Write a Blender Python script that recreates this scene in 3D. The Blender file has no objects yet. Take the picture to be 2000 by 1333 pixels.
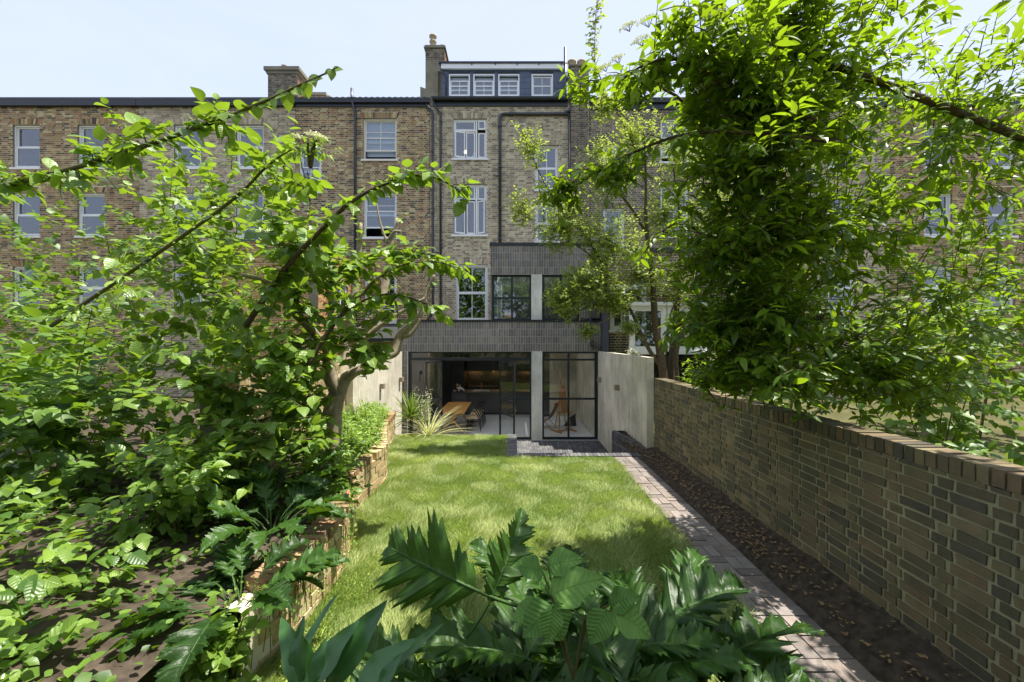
import bpy, math, random
import numpy as np
from mathutils import Vector, Matrix
R = random.Random(7)
N = np.random.default_rng(7)
C = bpy.context.scene.collection
sc = bpy.context.scene

# ------------------------------------------------------------------ camera, sky, sun, exposure
CAMZ = 3.03
F = 820.0                      # focal length in pixels of a 2000 px wide picture
cam_d = bpy.data.cameras.new('camera'); cam = bpy.data.objects.new('camera', cam_d); C.objects.link(cam)
cam.location = (0, 0, CAMZ); cam.rotation_euler = (math.radians(90), 0, 0)
cam_d.sensor_width = 36; cam_d.lens = 36 * F / 2000; cam_d.shift_y = -1.5 / 2000
cam_d.shift_x = 0.0
cam_d.clip_start = 0.05; cam_d.clip_end = 600
sc.camera = cam
SUN = Vector((0.36, 0.03, 1.0)).normalized()
world = bpy.data.worlds.new("World"); sc.world = world; world.use_nodes = True
nt = world.node_tree; nt.nodes.clear()
sky = nt.nodes.new('ShaderNodeTexSky'); sky.sky_type = 'NISHITA'; sky.sun_disc = False
sky.sun_elevation = math.asin(SUN.z); sky.sun_rotation = math.atan2(SUN.x, SUN.y)
sky.air_density = 1.0; sky.dust_density = 1.6; sky.ozone_density = 1.0
tc = nt.nodes.new('ShaderNodeTexCoord')
mp = nt.nodes.new('ShaderNodeMapping'); mp.inputs['Scale'].default_value = (1.4, 1.4, 3.6)
nz = nt.nodes.new('ShaderNodeTexNoise'); nz.inputs['Scale'].default_value = 2.6; nz.inputs['Detail'].default_value = 7; nz.inputs['Roughness'].default_value = 0.58
nz.inputs['Distortion'].default_value = 0.6
rp = nt.nodes.new('ShaderNodeValToRGB'); rp.color_ramp.elements[0].position = 0.40; rp.color_ramp.elements[1].position = 0.74
rp.color_ramp.elements[0].color = (0.80, 0.80, 0.80, 1); rp.color_ramp.elements[1].color = (0.97, 0.97, 0.97, 1)
mx = nt.nodes.new('ShaderNodeMixRGB'); mx.inputs['Color2'].default_value = (2.2, 2.42, 3.1, 1)
bg = nt.nodes.new('ShaderNodeBackground'); bg.inputs['Strength'].default_value = 0.145
wo = nt.nodes.new('ShaderNodeOutputWorld')
L = nt.links.new
L(tc.outputs['Generated'], mp.inputs['Vector']); L(mp.outputs['Vector'], nz.inputs['Vector']); L(nz.outputs['Fac'], rp.inputs['Fac'])
L(rp.outputs['Color'], mx.inputs['Fac']); L(sky.outputs['Color'], mx.inputs['Color1']); L(mx.outputs['Color'], bg.inputs['Color']); L(bg.outputs['Background'], wo.inputs['Surface'])
sun_d = bpy.data.lights.new('sun', 'SUN'); sun_d.energy = 3.75; sun_d.angle = math.radians(0.5); sun_d.color = (1.0, 0.95, 0.86)
sun = bpy.data.objects.new('sun', sun_d); C.objects.link(sun)
sun.rotation_euler = (-SUN).to_track_quat('-Z', 'Y').to_euler(); sun.location = (8, 6, 30)
sc.view_settings.view_transform = 'Standard'; sc.view_settings.look = 'None'
sc.view_settings.exposure = 1.36; sc.view_settings.gamma = 1; sc.view_settings.use_curve_mapping = False
sc.cycles.max_bounces = 8; sc.cycles.transparent_max_bounces = 24; sc.cycles.use_denoising = True
sc.cycles.caustics_reflective = False; sc.cycles.caustics_refractive = False

# ------------------------------------------------------------------ helpers
def W(px, py, y):
    """where the thing seen at that place of the photograph stands, for a known depth in metres"""
    return Vector(((px - 1000) / F * y, y, CAMZ - (py - 668) / F * y))
def XZ(px, py, y):
    v = W(px, py, y); return v.x, v.z
def srgb(r, g, b):
    f = lambda c: (c / 255 / 12.92) if c <= 10 else ((c / 255 + 0.055) / 1.055) ** 2.4
    return (f(r), f(g), f(b))

def link(o, parent=None):
    C.objects.link(o)
    if parent is not None: o.parent = parent
    return o
def thing(name, label, cat, loc=(0, 0, 0), rotz=0, group=None):
    o = bpy.data.objects.new(name, None); o.empty_display_size = 0.1
    o.location = loc; o.rotation_euler = (0, 0, rotz); link(o)
    o['label'] = label; o['category'] = cat
    if group: o['group'] = group
    return o
def tag(o, label, cat, group=None):
    o['label'] = label; o['category'] = cat
    if group: o['group'] = group
    return o
def kind(o, k): o['kind'] = k; return o
def meshobj(name, me, parent=None):
    return link(bpy.data.objects.new(name, me), parent)

def mesh_np(name, V, Fc, mat, col=None, uv=None, tint=None, smooth=False):
    """V (n,3), Fc (m,k): one mesh; col per face colour, uv per vertex, tint per vertex"""
    V = np.asarray(V, dtype=np.float32); Fc = np.asarray(Fc, dtype=np.int32)
    m, k = Fc.shape
    me = bpy.data.meshes.new(name)
    me.vertices.add(len(V)); me.vertices.foreach_set('co', V.ravel())
    me.loops.add(m * k); me.loops.foreach_set('vertex_index', Fc.ravel())
    me.polygons.add(m); me.polygons.foreach_set('loop_start', np.arange(0, m * k, k, dtype=np.int32))
    if smooth: me.polygons.foreach_set('use_smooth', np.ones(m, dtype=bool))
    me.update(calc_edges=True)
    if col is not None:
        a = me.attributes.new('hue', 'FLOAT_COLOR', 'FACE')
        c4 = np.ones((m, 4), dtype=np.float32); c4[:, :3] = col
        a.data.foreach_set('color', c4.ravel())
    if uv is not None:
        l = me.uv_layers.new(name='UVMap'); l.data.foreach_set('uv', np.asarray(uv, dtype=np.float32)[Fc.ravel()].ravel())
    if tint is not None:
        a = me.attributes.new('tint', 'FLOAT', 'POINT'); a.data.foreach_set('value', np.asarray(tint, dtype=np.float32))
    for mm in (mat if isinstance(mat, (list, tuple)) else [mat]): me.materials.append(mm)
    return me

class MB:
    """collects boxes, tubes and sheets for ONE mesh"""
    def __init__(s): s.v = []; s.f = []; s.c = []; s.m = []; s.sm = []
    def face(s, idx, col=None, m=0, sm=False): s.f.append(idx); s.c.append(col); s.m.append(m); s.sm.append(sm)
    def quad(s, a, b, c, d, col=None, m=0):
        n = len(s.v); s.v += [tuple(a), tuple(b), tuple(c), tuple(d)]; s.face((n, n + 1, n + 2, n + 3), col, m); return s
    def box(s, x0, x1, y0, y1, z0, z1, col=None, m=0, M=None):
        P = [(x0, y0, z0), (x1, y0, z0), (x1, y1, z0), (x0, y1, z0), (x0, y0, z1), (x1, y0, z1), (x1, y1, z1), (x0, y1, z1)]
        if M is not None: P = [tuple(M @ Vector(p)) for p in P]
        n = len(s.v); s.v += P
        for q in ((0, 3, 2, 1), (4, 5, 6, 7), (0, 1, 5, 4), (1, 2, 6, 5), (2, 3, 7, 6), (3, 0, 4, 7)):
            s.face(tuple(n + i for i in q), col, m)
        return s
    def hexa(s, P, col=None, m=0):
        n = len(s.v); s.v += [tuple(p) for p in P]
        for q in ((0, 3, 2, 1), (4, 5, 6, 7), (0, 1, 5, 4), (1, 2, 6, 5), (2, 3, 7, 6), (3, 0, 4, 7)):
            s.face(tuple(n + i for i in q), col, m)
        return s
    def tube(s, pts, r, n=8, caps=True, m=0, col=None):
        pts = [Vector(p) for p in pts]; k = len(pts)
        rad = r if isinstance(r, (list, tuple)) else [r] * k
        prev = None; rings = []
        for i, p in enumerate(pts):
            d = (pts[min(i + 1, k - 1)] - pts[max(i - 1, 0)])
            if d.length < 1e-9: d = Vector((0, 0, 1))
            d.normalize()
            if prev is None:
                a = Vector((0, 0, 1)) if abs(d.z) < 0.9 else Vector((1, 0, 0))
                u = d.cross(a).normalized()
            else:
                u = (prev - d * prev.dot(d))
                u = u.normalized() if u.length > 1e-6 else d.orthogonal().normalized()
            prev = u; w = d.cross(u); b = len(s.v); rings.append(b)
            for j in range(n):
                t = 2 * math.pi * j / n
                s.v.append(tuple(p + (u * math.cos(t) + w * math.sin(t)) * rad[i]))
        for a, b in zip(rings, rings[1:]):
            for j in range(n): s.face((a + j, a + (j + 1) % n, b + (j + 1) % n, b + j), col, m, True)
        if caps:
            s.face(tuple(rings[0] + j for j in reversed(range(n))), col, m); s.face(tuple(rings[-1] + j for j in range(n)), col, m)
        return s
    def lathe(s, prof, loc=(0, 0, 0), n=14, m=0, col=None):
        rings = []
        for r, z in prof:
            b = len(s.v); rings.append(b)
            for j in range(n):
                t = 2 * math.pi * j / n; s.v.append((loc[0] + r * math.cos(t), loc[1] + r * math.sin(t), loc[2] + z))
        for a, b in zip(rings, rings[1:]):
            for j in range(n): s.face((a + j, a + (j + 1) % n, b + (j + 1) % n, b + j), col, m, True)
        s.face(tuple(rings[0] + j for j in reversed(range(n))), col, m); s.face(tuple(rings[-1] + j for j in range(n)), col, m)
        return s
    def mesh(s, name, mat):
        me = bpy.data.meshes.new(name); me.from_pydata(s.v, [], s.f)
        for mm in (mat if isinstance(mat, (list, tuple)) else [mat]): me.materials.append(mm)
        if any(s.m): me.polygons.foreach_set('material_index', s.m)
        if any(s.sm): me.polygons.foreach_set('use_smooth', s.sm)
        if any(c is not None for c in s.c):
            a = me.attributes.new('hue', 'FLOAT_COLOR', 'FACE')
            for i, c in enumerate(s.c): a.data[i].color = (*(c or (.5, .5, .5)), 1)
        me.update(); return me
    def build(s, name, mat, parent=None): return meshobj(name, s.mesh(name, mat), parent)

# ------------------------------------------------------------------ materials
def nodes(name):
    m = bpy.data.materials.new(name); m.use_nodes = True
    t = m.node_tree; b = t.nodes['Principled BSDF']; return m, t, b
def noise(t, scale, detail=4, rough=.55, vec=None, stretch=None):
    n = t.nodes.new('ShaderNodeTexNoise'); n.inputs['Scale'].default_value = scale; n.inputs['Detail'].default_value = detail; n.inputs['Roughness'].default_value = rough
    if vec is None:
        c = t.nodes.new('ShaderNodeTexCoord'); vec = c.outputs['Object']
    if stretch:
        p = t.nodes.new('ShaderNodeMapping'); p.inputs['Scale'].default_value = stretch
        t.links.new(vec, p.inputs['Vector']); vec = p.outputs['Vector']
    t.links.new(vec, n.inputs['Vector']); return n
def geo_pos(t): return t.nodes.new('ShaderNodeNewGeometry').outputs['Position']
def ramp(t, fac, stops):
    r = t.nodes.new('ShaderNodeValToRGB'); e = r.color_ramp.elements
    while len(e) < len(stops): e.new(0.5)
    for i, (p, c) in enumerate(stops): e[i].position = p; e[i].color = (*c, 1)
    t.links.new(fac, r.inputs['Fac']); return r.outputs['Color']
def mix(t, a, b, fac, typ='MIX'):
    x = t.nodes.new('ShaderNodeMixRGB'); x.blend_type = typ
    for s, v in (('Color1', a), ('Color2', b), ('Fac', fac)):
        if isinstance(v, (int, float)): x.inputs[s].default_value = v
        elif isinstance(v, tuple): x.inputs[s].default_value = (*v[:3], 1)
        else: t.links.new(v, x.inputs[s])
    return x.outputs['Color']
def mathn(t, op, a, b=None, clamp=False):
    x = t.nodes.new('ShaderNodeMath'); x.operation = op; x.use_clamp = clamp
    for i, v in enumerate((a, b)):
        if v is None: continue
        if isinstance(v, (int, float)): x.inputs[i].default_value = v
        else: t.links.new(v, x.inputs[i])
    return x.outputs[0]
def bump(t, b, h, strength=.3, dist=.01):
    n = t.nodes.new('ShaderNodeBump'); n.inputs['Strength'].default_value = strength; n.inputs['Distance'].default_value = dist
    t.links.new(h, n.inputs['Height']); t.links.new(n.outputs['Normal'], b.inputs['Normal'])
def plain(name, col, rough=.6, spec=.5, metal=0, vary=.12, scale=6, bstr=0, bscale=60):
    m, t, b = nodes(name)
    n = noise(t, scale, 5, .6, geo_pos(t))
    c = ramp(t, n.outputs['Fac'], [(.25, tuple(x * (1 - vary) for x in col)), (.75, tuple(min(1, x * (1 + vary)) for x in col))])
    t.links.new(c, b.inputs['Base Color']); b.inputs['Roughness'].default_value = rough; b.inputs['Metallic'].default_value = metal
    b.inputs['Specular IOR Level'].default_value = spec
    if bstr: bump(t, b, noise(t, bscale, 4, .6, geo_pos(t)).outputs['Fac'], bstr, .004)
    return m
def brickmat(name, rough=.85, grain=140, stain=None):
    m, t, b = nodes(name)
    a = t.nodes.new('ShaderNodeAttribute'); a.attribute_name = 'hue'
    p = geo_pos(t)
    n1 = noise(t, grain, 3, .7, p); n2 = noise(t, 9, 4, .6, p); n3 = noise(t, .55, 7, .66, p)
    c = mix(t, a.outputs['Color'], ramp(t, n1.outputs['Fac'], [(.3, (.55, .55, .55)), (.7, (1.4, 1.4, 1.4))]), .55, 'MULTIPLY')
    c = mix(t, c, ramp(t, n2.outputs['Fac'], [(.3, (.72, .71, .70)), (.7, (1.22, 1.22, 1.22))]), .6, 'MULTIPLY')
    c = mix(t, c, ramp(t, n3.outputs['Fac'], [(.3, (.58, .58, .57)), (.7, (1.16, 1.15, 1.13))]), .75, 'MULTIPLY')
    if stain: c = mix(t, c, stain, ramp(t, noise(t, 2.3, 6, .7, p).outputs['Fac'], [(.5, (0, 0, 0)), (.72, (.6, .6, .6))]))
    t.links.new(c, b.inputs['Base Color']); b.inputs['Roughness'].default_value = rough; b.inputs['Specular IOR Level'].default_value = .3
    bump(t, b, n1.outputs['Fac'], .5, .004); return m
def concrete(name, lo, hi, axis):
    m, t, b = nodes(name); p = geo_pos(t)
    s = (1, 5, .6) if axis == 'y' else (5, 1, .6)
    n1 = noise(t, 1.5, 8, .72, p, s); n2 = noise(t, 1.3, 7, .66, p); n3 = noise(t, 40, 5, .75, p)
    c = ramp(t, n1.outputs['Fac'], [(.28, lo), (.7, hi)])
    c = mix(t, c, ramp(t, n2.outputs['Fac'], [(.32, (.60, .60, .56)), (.68, (1.16, 1.16, 1.15))]), .8, 'MULTIPLY')
    c = mix(t, c, ramp(t, n3.outputs['Fac'], [(.25, (.8, .8, .8)), (.6, (1.06, 1.06, 1.06))]), .5, 'MULTIPLY')
    t.links.new(c, b.inputs['Base Color']); b.inputs['Roughness'].default_value = .8; b.inputs['Specular IOR Level'].default_value = .35
    bump(t, b, mathn(t, 'ADD', n1.outputs['Fac'], mathn(t, 'MULTIPLY', n3.outputs['Fac'], .4)), .35, .01); return m
def leafmat(name, dark, light, trans, rough=.42, spec=.5, tf=.38, veins=0, vein=None, vscale=7.0, bstr=.25):
    m = bpy.data.materials.new(name); m.use_nodes = True; t = m.node_tree; b = t.nodes['Principled BSDF']; out = t.nodes['Material Output']
    a = t.nodes.new('ShaderNodeAttribute'); a.attribute_name = 'tint'
    n = noise(t, 22, 3, .6, geo_pos(t))
    f = mathn(t, 'ADD', a.outputs['Fac'], mathn(t, 'MULTIPLY', mathn(t, 'SUBTRACT', n.outputs['Fac'], .5), .5), True)
    c = mix(t, dark, light, f); tcol = mix(t, tuple(x * .72 for x in trans), trans, f)
    if veins:
        uv = t.nodes.new('ShaderNodeUVMap'); sp = t.nodes.new('ShaderNodeSeparateXYZ'); t.links.new(uv.outputs['UV'], sp.inputs[0])
        av = mathn(t, 'ABSOLUTE', mathn(t, 'SUBTRACT', sp.outputs['Y'], .5))
        ph = mathn(t, 'SUBTRACT', sp.outputs['X'], mathn(t, 'MULTIPLY', av, .55))
        fr = mathn(t, 'ABSOLUTE', mathn(t, 'SUBTRACT', mathn(t, 'FRACT', mathn(t, 'MULTIPLY', ph, vscale)), .5))
        lat = mathn(t, 'SUBTRACT', 1.0, mathn(t, 'MULTIPLY', fr, 11.0), True)
        mid = mathn(t, 'SUBTRACT', 1.0, mathn(t, 'MULTIPLY', av, 45.0), True)
        vm = mathn(t, 'MAXIMUM', mathn(t, 'MULTIPLY', lat, .55), mid)
        c = mix(t, c, vein or light, mathn(t, 'MULTIPLY', vm, veins))
        hb = mathn(t, 'ADD', mathn(t, 'MULTIPLY', vm, -.8), mathn(t, 'ADD', fr, mathn(t, 'MULTIPLY', n.outputs['Fac'], .7)))
        bump(t, b, hb, bstr, .012)
    t.links.new(c, b.inputs['Base Color']); b.inputs['Roughness'].default_value = rough; b.inputs['Specular IOR Level'].default_value = spec
    tr = t.nodes.new('ShaderNodeBsdfTranslucent'); t.links.new(tcol, tr.inputs['Color'])
    ms = t.nodes.new('ShaderNodeMixShader'); ms.inputs[0].default_value = tf
    t.links.new(b.outputs[0], ms.inputs[1]); t.links.new(tr.outputs[0], ms.inputs[2]); t.links.new(ms.outputs[0], out.inputs['Surface']); return m
def glassmat(name, tint=(.9, .93, .92), base=.06, rough=0.0):
    m = bpy.data.materials.new(name); m.use_nodes = True; t = m.node_tree; t.nodes.remove(t.nodes['Principled BSDF']); out = t.nodes['Material Output']
    tr = t.nodes.new('ShaderNodeBsdfTransparent'); tr.inputs['Color'].default_value = (*tint, 1)
    gl = t.nodes.new('ShaderNodeBsdfGlossy'); gl.inputs['Roughness'].default_value = rough; gl.inputs['Color'].default_value = (.95, .97, 1, 1)
    ge = t.nodes.new('ShaderNodeNewGeometry'); vm = t.nodes.new('ShaderNodeVectorMath'); vm.operation = 'DOT_PRODUCT'
    t.links.new(ge.outputs['Normal'], vm.inputs[0]); t.links.new(ge.outputs['Incoming'], vm.inputs[1])
    cs = mathn(t, 'SUBTRACT', 1.0, mathn(t, 'ABSOLUTE', vm.outputs['Value']), True)
    f = mathn(t, 'ADD', mathn(t, 'MULTIPLY', mathn(t, 'POWER', cs, 5.0), .8), base + .02, True)
    ms = t.nodes.new('ShaderNodeMixShader'); t.links.new(f, ms.inputs[0]); t.links.new(tr.outputs[0], ms.inputs[1]); t.links.new(gl.outputs[0], ms.inputs[2])
    t.links.new(ms.outputs[0], out.inputs['Surface']); return m
def woodmat(name, lo, hi, stretch=(1, 12, 12)):
    m, t, b = nodes(name); c = t.nodes.new('ShaderNodeTexCoord')
    n = noise(t, 3, 5, .6, c.outputs['Object'], stretch)
    t.links.new(ramp(t, n.outputs['Fac'], [(.3, lo), (.7, hi)]), b.inputs['Base Color']); b.inputs['Roughness'].default_value = .45; return m

MAT = {}
MAT['brick'] = brickmat('weathered_brick')
MAT['brick_moss'] = brickmat('mossy_brick', stain=srgb(92, 96, 66))
MAT['mortar'] = plain('lime_mortar', srgb(222, 212, 186), .95, .2, vary=.2, scale=3, bstr=.4, bscale=120)
MAT['mortar_dark'] = plain('sooty_mortar', srgb(176, 168, 150), .95, .2, vary=.25, scale=2, bstr=.4, bscale=120)
MAT['mortar_moss'] = plain('mossy_mortar', srgb(152, 148, 116), .95, .2, vary=.25, scale=3, bstr=.5, bscale=80)
MAT['mortar_grey'] = plain('grey_mortar', srgb(184, 188, 182), .9, .2, vary=.1, scale=3, bstr=.3, bscale=120)
MAT['white_paint'] = plain('white_gloss_paint', (.80, .80, .78), .35, .5, vary=.05, scale=3)
MAT['cream_paint'] = plain('cream_gloss_paint', (.74, .70, .60), .4, .5, vary=.06, scale=3)
MAT['black_metal'] = plain('black_painted_metal', (.018, .021, .026), .38, .5, vary=.25, scale=8)
MAT['pipe'] = plain('blue_black_cast_iron', (.022, .026, .036), .33, .6, vary=.3, scale=14)
MAT['slate'] = plain('blue_grey_slate', srgb(82, 93, 112), .55, .5, vary=.18, scale=4, bstr=.15, bscale=40)
MAT['render'] = plain('cement_render', srgb(132, 126, 108), .9, .2, vary=.25, scale=2.5, bstr=.4, bscale=50)
MAT['terracotta'] = plain('buff_clay', srgb(165, 150, 122), .8, .3, vary=.25, scale=12)
MAT['glass'] = glassmat('window_glass', (.80, .85, .86), .10)
MAT['big_glass'] = glassmat('clear_glass', (.975, .985, .98), .02)
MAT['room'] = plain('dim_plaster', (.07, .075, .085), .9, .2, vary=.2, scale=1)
MAT['blind'] = plain('pale_blind', srgb(178, 188, 205), .8, .3, vary=.05)
MAT['concrete_y'] = concrete('board_marked_concrete', srgb(192, 184, 164), srgb(238, 231, 213), 'y')
MAT['concrete_x'] = concrete('board_marked_concrete_face', srgb(206, 203, 194), srgb(240, 238, 230), 'x')
MAT['floor'] = plain('polished_concrete_floor', srgb(214, 216, 218), .35, .5, vary=.08, scale=1.2)
MAT['ceiling'] = plain('white_plaster', (.72, .72, .70), .9, .2, vary=.03)
MAT['kitchen'] = plain('charcoal_lacquer', srgb(76, 78, 80), .45, .5, vary=.1, scale=2)
MAT['kitchen_dark'] = plain('black_lacquer', srgb(56, 56, 54), .5, .5, vary=.1, scale=2)
MAT['glaze'] = plain('dark_glazed_tile', srgb(74, 70, 58), .15, .6, vary=.25, scale=5)
MAT['copper'] = plain('brushed_copper', (.75, .42, .24), .28, .5, 1.0, .1)
MAT['brass'] = plain('brass', (.78, .57, .25), .3, .5, 1.0, .1)
MAT['porcelain'] = plain('white_porcelain', (.82, .82, .80), .2, .5, vary=.03)
MAT['oak'] = woodmat('oiled_oak', srgb(178, 124, 62), srgb(214, 164, 92), (8, 1, 8))
MAT['beech'] = woodmat('pale_timber', srgb(190, 150, 100), srgb(222, 184, 132), (6, 6, 1))
MAT['easel_wood'] = woodmat('varnished_pine', srgb(160, 112, 62), srgb(204, 152, 90), (6, 6, 1))
MAT['cord'] = plain('woven_paper_cord', srgb(205, 184, 146), .85, .2, vary=.12, scale=60, bstr=.5, bscale=200)
MAT['black_wood'] = plain('black_stained_ash', (.018, .018, .02), .4, .5, vary=.2)
MAT['sling'] = plain('tan_leather', srgb(158, 122, 86), .6, .4, vary=.15, scale=9)
MAT['rust'] = plain('red_leather_edge', srgb(150, 62, 40), .6, .4)
MAT['lamp_metal'] = plain('bronzed_metal', srgb(150, 138, 118), .5, .5, vary=.1)
MAT['soil'] = plain('dark_garden_soil', srgb(74, 65, 55), .95, .2, vary=.6, scale=14, bstr=1.0, bscale=45)
MAT['lawn_base'] = plain('lawn_thatch', srgb(138, 156, 78), .95, .1, vary=.3, scale=4, bstr=.6, bscale=60)
MAT['ground'] = plain('garden_earth', srgb(88, 86, 56), .95, .1, vary=.4, scale=1.2, bstr=.6, bscale=20)
MAT['opal'] = leafmat('added_opal_diffuser', (.9, .9, .9), (.9, .9, .9), (.97, .98, .98), .3, .2, .98)  # for the added roof openings: spreads sunlight softly into the rooms
MAT['bark'] = plain('pale_grey_bark', srgb(150, 138, 116), .85, .2, vary=.3, scale=16, bstr=1.0, bscale=70)
MAT['bark_dark'] = plain('dark_brown_bark', srgb(84, 74, 58), .9, .2, vary=.35, scale=18, bstr=.7, bscale=40)
MAT['twig'] = plain('green_twig', srgb(92, 88, 48), .7, .3, vary=.2)
MAT['patio'] = plain('dark_paving_mortar', srgb(92, 90, 90), .9, .2, vary=.2)
def emis(name, col, s):
    m = bpy.data.materials.new(name); m.use_nodes = True; t = m.node_tree; t.nodes.remove(t.nodes['Principled BSDF'])
    e = t.nodes.new('ShaderNodeEmission'); e.inputs['Color'].default_value = (*col, 1); e.inputs['Strength'].default_value = s
    t.links.new(e.outputs[0], t.nodes['Material Output'].inputs['Surface']); return m
MAT['led'] = emis('warm_lamp', (1, .56, .22), 6)
MAT['bulb'] = emis('warm_bulb', (1, .75, .45), 10)
# ------------------------------------------------------------------ brickwork
PAL = {
 'stock': [srgb(*c) for c in ((158,142,110),(138,120,92),(168,154,120),(112,98,80),(150,132,98),(128,112,90),(146,128,98),(104,95,82),(160,146,108),(128,112,88))],
 'left': [srgb(*c) for c in ((158,130,90),(140,114,78),(116,98,72),(80,70,60),(168,148,106),(152,114,80),(180,164,122),(98,84,66),(150,130,94),(138,102,74),(148,128,92))],
 'sooty': [srgb(*c) for c in ((104,92,76),(84,76,68),(122,108,88),(70,64,60),(94,84,72),(112,98,80))],
 'dark': [srgb(*c) for c in ((98,92,88),(90,84,81),(105,98,94),(94,87,82),(101,94,88),(88,85,85),(108,102,98))],
 'orange': [srgb(*c) for c in ((196,150,98),(182,132,82),(206,166,112),(170,118,76),(188,144,100))],
 'garden': [srgb(*c) for c in ((122,108,80),(106,95,74),(132,118,88),(98,89,72),(114,102,76),(124,106,80),(92,86,74))],
 'path': [srgb(*c) for c in ((172,152,138),(160,142,130),(182,162,146),(150,134,124),(166,144,128),(176,160,150))],
 'kerb': [srgb(*c) for c in ((104,104,104),(92,92,94),(116,116,114),(98,96,98))],
 'bed': [srgb(*c) for c in ((196,176,130),(182,160,116),(206,188,146),(172,148,108),(190,166,124))],
 'coping': [srgb(*c) for c in ((170,138,106),(156,122,94),(184,154,118),(148,124,96),(164,118,90),(140,118,94))],
}
for _k, _f, _d in (('stock', 1.8, .34), ('left', 1.22, .06), ('sooty', 1.5, .2), ('dark', 1.95, .0), ('garden', 1.12, .1), ('orange', 1.0, 0), ('path', .68, .45)):
    PAL[_k] = [tuple(min(.62, (c * (1 - _d) + _d * sum(q) / 3) * _f) for c in q) for q in PAL[_k]]
_var = {}
def brick_variant(key, dims, mat, pal, j):
    """one shared mesh of a single brick, slightly uneven; front face on -y, centred"""
    k = (key, dims, mat, pal, j)
    if k not in _var:
        r = random.Random(hash((dims, j)) & 0xffff); w, h, d = dims
        e = .0022
        b = MB(); P = []
        for z in (-h / 2, h / 2):
            for x, y in ((-w / 2, -.0), (w / 2, -.0), (w / 2, d), (-w / 2, d)):
                P.append((x + r.uniform(-e, e), y + r.uniform(-.0012, .0012), z + r.uniform(-e, e)))
        b.hexa(P, PAL[pal][j % len(PAL[pal])]); _var[k] = b.mesh('brick', MAT[mat])
    return _var[k]

def subtract(a, b, holes):
    out = [(a, b)]
    for h0, h1 in holes:
        nxt = []
        for x0, x1 in out:
            if h1 <= x0 or h0 >= x1: nxt.append((x0, x1)); continue
            if h0 > x0: nxt.append((x0, h0))
            if h1 < x1: nxt.append((h1, x1))
        out = nxt
    return out

def in_photo(p, m=0):
    if p.y < .3: return False
    px = 1000 + F * p.x / p.y; py = 668 - F * (p.z - CAMZ) / p.y
    return 556 - m < px < 1444 + m and -m < py < 1333 + m

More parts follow.
